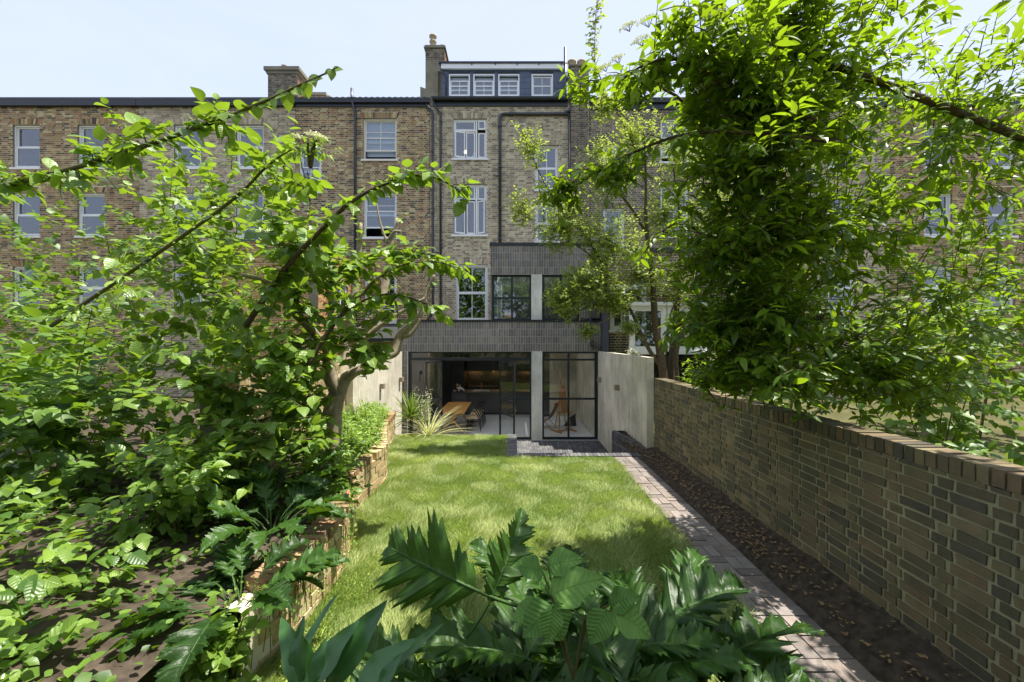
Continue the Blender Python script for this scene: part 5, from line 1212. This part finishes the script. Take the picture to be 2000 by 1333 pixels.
# ---- thin stemmed tree with small leaves
mp_ = thing('thin_tree', 'multi stemmed small leaved tree behind the concrete wall, airy crown over the grey bricks', 'tree')
mw = MB(); ml = Leaves(); Q = lambda px, py, y=9.0: W(px, py, y)
def mbr(pts, r, nm='limb', **k): o, q = limb(mp_, nm, pts, r, mat='bark_dark', n=8, **k); return q
m1 = mbr([Q(1296, 790), Q(1296, 740), Q(1289, 690), Q(1280, 640), Q(1277, 590), Q(1272, 520), Q(1262, 440), Q(1262, 360), Q(1258, 260)], [.11, .10, .085, .075, .07, .055, .045, .03, .012], 'trunk')
m2 = mbr([Q(1292, 720), Q(1270, 690), Q(1250, 650), Q(1232, 610), Q(1200, 560), Q(1150, 500), Q(1100, 470)], [.05, .045, .04, .032, .024, .014, .006])
m3 = mbr([Q(1312, 780, 9.3), Q(1312, 700, 9.3), Q(1320, 620, 9.3), Q(1328, 540, 9.3), Q(1330, 450, 9.3), Q(1315, 330, 9.3)], [.075, .07, .065, .055, .04, .015], 'trunk')
m4 = mbr([Q(1325, 770, 9.1), Q(1322, 690, 9.1), Q(1345, 620, 9.1), Q(1370, 570, 9.1)], [.05, .045, .03, .015])
m5 = mbr([Q(1262, 460), Q(1240, 420, 8.9), Q(1210, 380, 8.8), Q(1185, 345, 8.8), Q(1160, 300, 8.8)], [.035, .028, .02, .015, .006])
m6 = mbr([Q(1232, 610), Q(1200, 600, 8.8), Q(1160, 600, 8.6), Q(1100, 625, 8.5)], [.022, .016, .012, .005])
m7 = mbr([Q(1200, 560), Q(1140, 460, 8.8), Q(1075, 380, 8.6), Q(1035, 300, 8.5), Q(1015, 250, 8.5)], [.02, .016, .012, .008, .003])
m8 = mbr([Q(1262, 360), Q(1230, 270), Q(1190, 200)], [.025, .015, .006]); m9 = mbr([Q(1258, 270), Q(1175, 180, 8.8), Q(1162, 120, 8.8), Q(1163, 50, 8.8), Q(1168, -20, 8.8)], [.012, .010, .009, .007, .004])
m10 = mbr([Q(1288, 690), Q(1302, 660), Q(1312, 610), Q(1340, 560)], [.03, .025, .02, .01])
for a, ev, st in ((m5, .1, 0), (m6, .09, 0), (m7, .10, .4), (m8, .1, 0), (m2, .10, 1.0), (m9, .07, .8)): along(ml, a, ev, .075, n_per=2, tw=mw, twl=.2, start=st, tint=(.3, 1), droop=.35)
for c, r, n in (((1040, 290, 8.5), (.42, .5, .5), 30), ((1020, 410, 8.5), (.45, .6, .42), 42), ((1100, 440, 8.6), (.65, .8, .7), 150), ((1180, 340, 8.8), (.75, .8, .8), 110), ((1190, 470, 8.8), (.75, .9, .7), 150), ((1240, 270, 9.0), (.6, .8, .6), 70), ((1180, 210, 9), (.45, .5, .4), 34), ((1150, 560, 8.6), (.75, .8, .55), 220), ((1100, 585, 8.4), (.46, .5, .42), 100), ((1200, 590, 8.7), (.5, .6, .4), 80), ((1145, 645, 8.4), (.30, .4, .12), 26), ((1250, 540, 9), (.6, .8, .6), 110), ((1300, 420, 9.2), (.7, .8, .9), 130), ((1320, 560, 9.3), (.5, .7, .6), 80), ((1230, 640, 8.9), (.3, .4, .2), 34), ((1330, 300, 9.4), (.8, .8, .8), 100), ((1400, 400, 9.6), (.8, .9, 1.2), 110)):
    p_, g_2 = blob_twigs(Q(*c), r, int(n * 2.3)); leafy(ml, p_, g_2, 9, .28, .058, .35, tw=mw, twr=.0025, tint=(.2, .9))
kind(mw.build('twigs', MAT['twig'], mp_), 'stuff')
ml.build(mp_, T_SM, MAT['leaf_thin'], 300)
# ---- bushes
def bush(label, c, r, n, size, mat, T=T_EL, tint=(.2, .8), per=7, stems=5, singles=0, name='bush', cat='bush', group=None):
    base = Vector((c[0], c[1], c[2] - r[2])); t = thing(name, label, cat, base, 0, group); tw = MB(); lv = Leaves()
    p_, g_2 = blob_twigs(c, r, n); leafy(lv, p_, g_2, per, size * 2.0, size, .45, tint=tint)
    for i in range(stems):
        e = Vector(p_[i % len(p_)]) - base; tw.tube([(e.x * .1, e.y * .1, -.1), tuple(e * .5 + Vector((0, 0, .05))), tuple(e)], [.012, .009, .004], 5, False)
    tw.build('stem', MAT['twig'], t); lv.build(t, T, MAT[mat], singles); return t
bush('bright green shrub rising above the far end of the brick garden wall', (3.4, 7.2, 2.35), (.5, .8, .55), 70, .10, 'leaf_elder', singles=60)
bush('dark shrub spilling over the brick garden wall under the elder', (3.5, 5.4, 2.15), (.45, .9, .5), 80, .09, 'leaf_bush')
bush('pale variegated seedling on top of the concrete wall beside white bay', (2.86, 9.9, 2.75), (.16, .2, .16), 22, .06, 'leaf_silver', T_SM)
bush('low green plants along the neighbour side of the brick wall', (3.7, 3.6, 1.9), (.5, 1.2, .5), 70, .1, 'leaf_bush')
elf = bush('elder sprig with flat cream flower heads against the reddish house', tuple(W(605, 290, 3.2)), (.26, .2, .06), 14, .055, 'leaf_bed', T_EL, (.3, .8), stems=4, name='elder_sprig', cat='shrub')
for px, py, r in ((618, 264, .075), (583, 268, .05), (630, 270, .05)): umbel(elf, W(px, py, 3.15), r, 160, (.25, -.25, .9))
_, elb = limb(elf, 'branch', [W(100, 640, 3.8), W(420, 420, 3.4), W(520, 330, 3.3), W(570, 296, 3.25), W(625, 285, 3.2)], [.018, .013, .009, .006, .003], 'twig')
elv = Leaves(); along(elv, elb, .09, .09, n_per=2, twl=.18, start=.1); elv.build(elf, T_EL, MAT['leaf_bed'], 0)
# ---- growth beyond the sides of the view
for i, (x, y, z, rx, ry, rz, lb) in enumerate(((-4.6, 4.2, 2.2, 1.0, 1.2, 1.2, 'dense green shrub behind the raised bed, below the arching boughs'), (-5.2, 2.6, 2.0, 1.3, 1.0, 1.4, 'dense green shrub at the near end of the raised bed'), (-6.6, 6.0, 2.6, 1.5, 1.5, 1.8, 'tall green shrub beyond the old brick wall'), (-8.6, 8.2, 3.4, 1.8, 1.6, 2.6, 'tall bushy tree of the next garden, beyond the tall shrub'), (-7.5, 11, 3.6, 1.2, 1.2, 2.0, 'leafy shrub below the sunny orange brick outrigger'))):
    bush(lb, (x, y, z), (rx, ry, rz), 230, .15, 'leaf_bush', T_OV, singles=0)
for i, (x, y, z, rx, ry, rz, lb) in enumerate(((7.0, 7.0, 2.4, 1.6, 1.6, 1.7, 'dense shrub far beyond the brick garden wall'), (10.5, 9.5, 3.8, 2.2, 1.8, 2.9, 'broad tree of the neighbouring garden beyond the elder'), (5.6, 9.6, 3.4, 1.2, 1.0, 2.2, 'leafy young tree in front of the white bay'))):
    bush(lb, (x, y, z), (rx, ry, rz), 260, .16, 'leaf_bush', T_OV)
for x, y, z, rx, ry, rz, n_, lb in ((-4.2, 2.0, 1.5, .9, .7, .5, 120, 'low leafy shrub at the near corner of the bed'), (-2.6, 1.7, 1.35, .6, .6, .5, 110, 'low leafy shrub in front of the end of the curved brick wall'), (-1.72, 2.5, 1.2, .2, .25, .28, 40, 'small leafy shrub hiding the end of the curved brick wall'), (-3.0, 4.6, 1.95, .55, .8, .6, 130, 'bright leafy shrub on the raised bed at the foot of the tree'), (-2.75, 3.5, 1.9, .5, .6, .55, 120, 'bright leafy shrub behind the sunlit acanthus'), (-3.0, 2.3, 1.6, .8, .7, .7, 130, 'leafy shrub at the bottom corner of the raised bed'), (-3.4, 6.3, 2.2, .35, .8, .7, 70, 'leafy shrub against the old brick wall')):
    bush(lb, (x, y, z), (rx, ry, rz), n_, .10, 'leaf_tree', T_OV, singles=80)
gc = Leaves()
for i in range(7000):
    x, y = R.uniform(-9, -1.85), R.uniform(.6, 5.2)
    if x > wall_x(max(y, 2.7)) - .2 and y > 2.7: continue
    gc.add(np.array([x, y, (bed_z(x, y) if x > -3.4 else ZL + .6) + R.uniform(.0, .12)]), N.normal(0, 1, 3) * np.array([1, 1, .3]), np.array([0, 0, 1.]) + N.normal(0, .4, 3), R.uniform(.04, .09), R.random())
gc.build(None, T_SM, MAT['leaf_bush'], 0, rest='ground_cover')
# trees at the end of the garden, seen only mirrored in the glass
tb_ = Leaves()
for i in range(20):
    c = (-19 + i * 2 + R.uniform(-.6, .6), -13 + R.uniform(-3, 1), R.uniform(6.5, 8.5)); p_, g_2 = blob_twigs(c, (2.6, 2, 6.2), 230); leafy(tb_, p_, g_2, 6, .6, .46, .4)
tb_.build(None, T_SM, MAT['leaf_bush'], 0, rest='far_trees')

# ---- acanthus
def acanthus_tmpl(seed, L=1.0, lobes=5, hw=.34, curl=.35, twist=0):
    """broad blade cut into forward swept lobes, each lobe toothed and arched along its own vein"""
    r = random.Random(seed); per = 16; ns = lobes * per; V = []; UV = []; Fc = []
    ss = (-1, -.8, -.55, -.28, 0, .28, .55, .8, 1); k = len(ss)
    cut = {-1: [r.uniform(.22, .42) for _ in range(lobes + 1)], 1: [r.uniform(.22, .42) for _ in range(lobes + 1)]}
    big = {-1: [r.uniform(.82, 1.1) for _ in range(lobes + 1)], 1: [r.uniform(.82, 1.1) for _ in range(lobes + 1)]}
    up_ = {-1: [r.uniform(-.05, .05) for _ in range(lobes + 1)], 1: [r.uniform(-.05, .05) for _ in range(lobes + 1)]}
    for i in range(ns + 1):
        t = i / ns; env = (min(1, .35 + t * 2.2) * (1 - t ** 2.6) ** .8) + .02
        for s in ss:
            sd = -1 if s < 0 else 1; tt = min(.9999, max(0, t + (.04 if sd < 0 else 0) * (1 - t))); q = tt * lobes; li = int(q); ph = q - li
            a_ = min(1, ph / .14) ** .7 * min(1, (1 - ph) / .26) ** .7 * (.78 + .22 * (1 - abs(2 * ph - 1.1)))
            c_ = cut[sd][li]; lob = (c_ + (1 - c_) * a_) * big[sd][li]
            lob *= 1 - (.26 if abs(s) == 1 else .10 if abs(s) > .7 else 0) * ((ph * 4.2 + .3) % 1.0) * (.4 + a_)
            if t > .93: lob = max(lob, .7)
            w = hw * env * lob; ang = .95 - .35 * t
            x = t * .86 + abs(s) * w * math.cos(ang) * 1.0; y = s * w * math.sin(ang) * 1.25
            z = .09 * abs(s) * env - curl * t * t + .035 * math.cos((ph - .5) * 6.283) * abs(s) ** 1.2 * env - .16 * max(0, abs(s) - .45) * env + up_[sd][li] * abs(s) * 1.2 + twist * s * t * .1 + r.uniform(-.004, .004)
            av = abs(s) * .3; V.append((x, y, z)); UV.append((q / 7 + av * .55, .5 + s * .3))
    for i in range(ns):
        for j in range(k - 1): a = i * k + j; Fc.append((a, a + 1, a + k + 1, a + k))
    n0 = len(V)
    for i in range(13):
        t = -.45 + i * (1.4 / 12); zc = (-curl * max(0, t) ** 2) if t > 0 else -.55 * t * t; wr = .015 * (1 - max(0, t) * .85)
        for dx, dz in ((-wr, 0), (0, wr * .6), (wr, 0), (0, -wr)): V.append((t * .86, dx, zc + dz)); UV.append((max(0, t), .5))
    for i in range(12):
        for j in range(4): a = n0 + i * 4; Fc.append((a + j, a + (j + 1) % 4, a + 4 + (j + 1) % 4, a + 4 + j))
    return mesh_np('leaf', V, Fc, MAT['leaf_acanthus'], uv=UV, tint=np.full(len(V), r.uniform(.1, .9)), smooth=True)
ACV = [acanthus_tmpl(100 + i, lobes=(4, 5, 5)[i % 3], hw=(.37, .33, .40, .35)[i % 4], curl=(.2, .4, .55, .3, .65)[i % 5], twist=R.uniform(-1, 1)) for i in range(10)]
def put_leaf(me, parent, p, d, n, s, name='leaf'):
    d = Vector(d).normalized(); n = Vector(n); n = (n - d * n.dot(d)).normalized(); b = n.cross(d)
    M = Matrix(((d.x, b.x, n.x, p[0]), (d.y, b.y, n.y, p[1]), (d.z, b.z, n.z, p[2]), (0, 0, 0, 1))) @ Matrix.Scale(s, 4)
    o = meshobj(name, me, parent); o.matrix_world = (Matrix.Translation(-parent.location) @ M) if parent else M; return o
def acanthus(label, base, n, size, up=(.5, 1.1), rise=.35, seed=0, az=None):
    r = random.Random(seed); t = thing('acanthus_plant', label, 'plant', base, 0, 'acanthus clumps')
    for i in range(n):
        a = r.uniform(0, 6.283) if az is None else r.uniform(*az); el_ = r.uniform(*up); s_ = size * r.uniform(.75, 1.15)
        d = Vector((math.cos(a) * math.cos(el_), math.sin(a) * math.cos(el_), math.sin(el_)))
        p = Vector(base) + Vector((math.cos(a), math.sin(a), 0)) * r.uniform(.05, .16) + Vector((0, 0, rise * r.uniform(.7, 1.3))) + d * s_ * .35
        put_leaf(ACV[r.randrange(len(ACV))], t, p, d, Vector((0, 0, 1)) - Vector((math.cos(a), math.sin(a), 0)) * .3 + Vector((r.uniform(-.3, .3), r.uniform(-.3, .3), 0)), s_)
    return t
G0 = ZL + .05
a1 = acanthus('dark glossy acanthus clump in front with one leaf of tall spiky lobes', (-.08, 1.95, G0), 17, .60, (.05, .8), .42, 1)
acanthus('dark glossy acanthus clump in the middle of the shaded bed', (.38, 2.10, G0), 19, .60, (.1, .8), .42, 2)
acanthus('dark glossy acanthus clump nearest the brick path', (.74, 2.0, G0), 19, .60, (.05, .75), .38, 3)
acanthus('low glossy acanthus clump underneath the wrinkled heart shaped leaves', (.55, 1.40, G0), 20, .58, (-.1, .65), .38, 4)
acanthus('glossy acanthus clump beside the strap leaved lily', (.02, 1.45, G0), 18, .56, (-.1, .65), .32, 5)
acanthus('glossy acanthus clump at the shaded bed corner by the path', (1.02, 1.55, G0), 19, .58, (-.05, .7), .34, 6)
acanthus('acanthus clump beyond the path side of the near bed', (1.6, 1.25, G0), 14, .5, (.1, .8), .3, 7)
acanthus('dark glossy acanthus clump at the lawn edge of the shaded bed, behind the wrinkled leaves', (.34, 2.4, G0 + .02), 17, .52, (.05, .7), .34, 15)
acanthus('low glossy acanthus clump closest to the stalks of the broad leaves', (.25, 1.15, G0), 16, .5, (-.1, .6), .38, 16)
acanthus('low glossy acanthus clump at the foot of the bed, path side', (.85, 1.12, G0), 16, .5, (-.1, .6), .38, 17)
acanthus('dark acanthus clump behind the strap leaved lily', (-.72, 1.85, G0), 14, .46, (.0, .6), .16, 18)
acanthus('dark acanthus clump between the lily and the raised bed', (-1.1, 2.0, G0), 12, .40, (.0, .6), .12, 19)
acanthus('dark acanthus clump spreading over the brick path edge', (1.25, 1.95, G0), 14, .5, (.0, .65), .26, 20)
acanthus('low dark acanthus clump between the lily and the leaf with tall spiky lobes', (-.42, 1.62, G0), 15, .5, (-.1, .55), .24, 14)
# the big leaf with upright lobes
def W2(px, py, y): return W(px, py, y)
pb0, pt0 = W(948, 1165, 2.0), W(742, 1068, 2.05); dd = pt0 - pb0
hero = acanthus_tmpl(77, lobes=4, hw=.52, curl=.05); put_leaf(hero, a1, pb0 + dd * .08, dd, Vector((.15, -1, .25)), dd.length * 1.0)
pb1, pt1 = W(955, 1180, 2.0), W(1030, 1030, 2.1); put_leaf(ACV[1], a1, pb1, pt1 - pb1, Vector((.3, -1, .3)), .5)
# sunlit acanthus at the foot of the raised bed
acanthus('sunlit bright acanthus clump on the raised bed by the bottom of the tree', (-2.0, 3.5, ZL + .5), 22, .42, (.1, .9), .18, 8)
acanthus('sunlit acanthus clump at the corner of the raised bed, below the other', (-1.78, 2.75, ZL + .35), 22, .42, (.0, .8), .15, 9)
acanthus('sunlit acanthus clump further back on the raised bed', (-2.3, 4.15, ZL + .55), 16, .42, (.1, .9), .15, 10)
# soft broad leaved plant in the middle
sp_ = thing('broad_leaved_plant', 'matt mid green plant with wrinkled heart shaped leaves among the acanthus', 'plant', (.28, 1.75, G0))
TB = [mesh_np('leaf', *T_BIG[:2], MAT['leaf_soft'], uv=T_BIG[2], tint=np.full(len(T_BIG[0]), v), smooth=True) for v in (.25, .5, .75)]
lv_ = [((1078, 1185), (1015, 1245), 1.75), ((1082, 1180), (1105, 1260), 1.72), ((1075, 1165), (1165, 1120), 1.8), ((1060, 1120), (1010, 1100), 1.85), ((1070, 1110), (1130, 1085), 1.9), ((1195, 1195), (1280, 1240), 1.75), ((1185, 1195), (1150, 1262), 1.7), ((1080, 1190), (1070, 1262), 1.65), ((1060, 1190), (1000, 1205), 1.8), ((1190, 1185), (1240, 1160), 1.8)]
for i, (a, b, y) in enumerate(lv_):
    p0, p1 = W(*a, y), W(*b, y - .06); put_leaf(TB[i % 3], sp_, p0, p1 - p0 , Vector((R.uniform(-.2, .2), -.55, .9)), (p1 - p0).length * .98)
    MB().tube([tuple(W(1120, 1330, 1.75) - sp_.location), tuple((W(1100, 1230, 1.78) + p0) / 2 - sp_.location), tuple(p0 - sp_.location)], [.006, .005, .004], 6, False).build('stalk', MAT['twig'], sp_)
# strap leaved lily
TS = tmpl(14, strap(.11), 4, .10, .55); TW_ = tmpl(12, ovate(.2), 4, .12, .30, .6)
SM = [mesh_np('leaf', *T_[:2], MAT['leaf_strap'], uv=T_[2], tint=np.full(len(T_[0]), v), smooth=True) for T_ in (TS, TW_) for v in (.3, .7)]
ll = thing('lily_plant', 'fresh green lily with long strap leaves arching beside the dark acanthus', 'plant', (-.75, 1.55, G0))
for a, b, y, k, s_ in (((640, 1340), (745, 1215), 1.6, 2, 1.1), ((600, 1350), (690, 1245), 1.55, 3, 1.1), ((720, 1350), (835, 1270), 1.5, 0, 1.2), ((700, 1345), (800, 1290), 1.45, 3, 1.2), ((590, 1335), (560, 1225), 1.6, 2, 1.0), ((610, 1340), (640, 1262), 1.5, 2, 1.1), ((740, 1350), (795, 1300), 1.4, 2, 1.1), ((570, 1345), (600, 1200), 1.7, 0, 1.1), ((620, 1345), (520, 1260), 1.6, 3, 1.1)):
    p0, p1 = W(*a, y), W(*b, y + .05); put_leaf(SM[k], ll, p0, p1 - p0 + Vector((0, 0, .1)), Vector((R.uniform(-.5, .3), -.7, .7)), (p1 - p0).length * s_)
# ---- the planted bed: small plants of several kinds
kinds_ = [('leaf_bed', T_EL, .085, 'lance leaved'), ('leaf_bed', T_SM, .05, 'small leaved'), ('leaf_bush', T_OV, .075, 'darker round leaved')]
rb2 = random.Random(21); spots = []
where = ['at the far end of the raised bed', 'below the yucca on the raised bed', 'against the sunlit concrete wall', 'in the middle of the raised bed', 'on the curve of the brick edge', 'beside the grey tree trunk', 'spilling over the brick coping', 'between the tree and the brick edge', 'in front of the old brick wall', 'above the reddest coping bricks', 'near the sunlit acanthus', 'hanging over the near brick edge']
sp2 = [(-2.95, 9.0), (-2.95, 8.4), (-3.1, 7.8), (-2.75, 7.2), (-2.45, 6.6), (-2.75, 6.2), (-2.35, 5.9), (-2.55, 5.5), (-3.0, 6.8), (-2.3, 5.2), (-2.35, 4.7), (-1.95, 4.75)]
for i, ((x, y), wh) in enumerate(zip(sp2, where)):
    m_, T_, sz, ds = kinds_[i % 3]; h = rb2.uniform(.22, .36)
    bush(f'fresh green {ds} bedding plant {wh}', (x, y, bed_z(x, y) + h * .8), (.36, .40, h), 80, sz, m_, T_, (.3, .95), 6, 4, 0, 'bedding_plant', 'plant', 'bedding plants on the raised bed')
for i, y in enumerate(np.arange(4.9, 9.3, .4)):
    h = rb2.uniform(.22, .34); x = wall_x(y) - .30
    bush('lush low plant leaning over the coping bricks, ' + ['nearest the sunlit acanthus', 'next after the acanthus', 'where the wall first bends', 'just past the first bend', 'in the hollow of the curve', 'at the middle of the curve', 'past the middle of the curve', 'where the wall straightens', 'along the straight far part', 'near the yucca end', 'last before the yucca'][i], (x, y, ZL + .5 + h * .75), (.32, .32, h), 85, (.07, .05, .085)[i % 3], ('leaf_bed', 'leaf_bed', 'leaf_bush')[i % 3], (T_EL, T_SM, T_EL)[i % 3], (.3, .95), 6, 4, 0, 'bedding_plant', 'plant', 'bedding plants on the raised bed')
# ivy-like trailing growth on the near brick edge
tr = Leaves()
for i in range(1100):
    y = R.uniform(2.7, 4.75); x = wall_x(y) + R.uniform(-.22, .08); z = R.uniform(ZL + .1, ZL + .6); tr.add(np.array([x, y, z]), N.normal(0, 1, 3) + np.array([.6, 0, -.6]), np.array([1, -.3, .6]) + N.normal(0, .4, 3), R.uniform(.018, .04), R.uniform(.2, 1))
iv = thing('trailing_plant', 'thin trailing plant hanging over the near end of the curved brick wall', 'plant'); tr.build(iv, T_SM, MAT['leaf_bed'], 0)
q = MB()
for i in range(26):
    y = R.uniform(2.7, 4.6); x = wall_x(y) + .03; q.tube([(x - .1, y, ZL + .55), (x + .02, y + .05, ZL + .45), (x + .05, y + R.uniform(-.1, .1), ZL + R.uniform(.05, .3))], .003, 4, False)
q.build('stems', MAT['twig'], iv)['kind'] = 'stuff'
# iris-like blades in the bed
def blades(label, base, n, L_, w, mat, spread, name, cat, droop=.3, trunk=None, tint=.5):
    t = thing(name, label, cat, base); T_ = tmpl(8, lambda u: w * min(1, u * 6 + .5) * (1 - u) ** .6 + .0008, 2, .25, droop)
    ms = [mesh_np('leaf', *T_[:2], MAT[mat], uv=T_[2], tint=np.full(len(T_[0]), v), smooth=True) for v in (.2, .5, .9)]
    for i in range(n):
        a = R.uniform(0, 6.283); e = R.uniform(*spread); d = Vector((math.cos(a) * math.cos(e), math.sin(a) * math.cos(e), math.sin(e))); top = Vector(base) + Vector((0, 0, trunk or 0))
        put_leaf(ms[R.randrange(3)], t, top, d, Vector((0, 0, 1)) if e < 1.2 else Vector((math.cos(a), math.sin(a), .3)) * -1, L_ * R.uniform(.7, 1.1))
    if trunk: MB().tube([(0, 0, -.1), (.01, 0, trunk * .5), (0, 0, trunk + .02)], [.05, .04, .035], 8).build('stem', MAT['bark_dark'], t)
    return t
yb = W(804, 852, 8.6)
blades('spiky yucca on a short stem in front of the sunlit concrete wall', (W(803, 0, 9.95).x, 9.95, .55), 60, .66, .05, 'leaf_yucca', (-.45, 1.45), 'yucca_plant', 'plant', .05, .66)
blades('sword leaved plant at the foot of the old brick wall', (-2.75, 7.3, ZL + .6), 12, .5, .035, 'leaf_bush', (.9, 1.5), 'sword_plant', 'plant', .1)
blades('second sword leaved plant beside the concrete wall end', (-2.9, 8.2, ZL + .6), 10, .5, .03, 'leaf_bush', (.9, 1.5), 'sword_plant', 'plant', .1)
cxp = W(838, 0, 9.9)
blades('cream striped grassy plant with arching leaves before the open glass door', (cxp.x, 9.9, .66), 90, .98, .013, 'leaf_cream', (.6, 1.45), 'striped_grass_plant', 'plant', .6)
fs = thing('silvery_shrub', 'tall pale flowering spike plant standing before the fixed glass', 'plant', (W(824, 0, 10.1).x, 10.1, .4)); lv = Leaves(); q = MB()
for i in range(26):
    a = R.uniform(0, 6.283); tx, ty, h = .28 * math.cos(a) * R.random(), .2 * math.sin(a), R.uniform(.9, 1.55)
    q.tube([(0, 0, 0), (tx * .5, ty * .5, h * .5), (tx, ty, h)], [.004, .003, .0015], 4, False)
    for k in range(46):
        f = R.uniform(.35, 1); lv.add(np.array(fs.location) + np.array([tx * f, ty * f, h * f]) + N.normal(0, .03, 3), N.normal(0, 1, 3), N.normal(0, 1, 3) + np.array([0, -.5, .5]), R.uniform(.02, .04), R.random())
q.build('stems', MAT['twig'], fs)['kind'] = 'stuff'; lv.build(fs, T_SM2, MAT['leaf_silver'], 0)
# fern and pot plants
bush('green herb in a pot on the worktop behind the bear figurine', (W(911, 0, 19.1).x, 19.2, 1.06), (.2, .15, .13), 24, .06, 'leaf_bush', T_SM, name='pot_herb', cat='plant')
bush('green herb by the tap end of the tiled worktop', (W(974, 0, 19.1).x, 19.2, 1.06), (.14, .12, .12), 18, .06, 'leaf_bush', T_SM, name='pot_herb', cat='plant')
fe = thing('fern', 'dark fern frond against the sunlit face of the curved brick wall', 'plant', (-1.72, 4.45, ZL + .35)); q = Leaves()
for i in range(16):
    for s_ in (-1, 1):
        f = i / 16; q.add(np.array([-1.72 + .05 * f, 4.45 - .1 * f, ZL + .35 - .25 * f + .1]), np.array([.4 * s_ + .2, -.3, -.2 - .2 * s_]), np.array([.8, -.5, .4]), .11 * (1 - .6 * f), .2)
q.build(fe, tmpl(3, lance(.12), 2), MAT['leaf_bush'], 0)
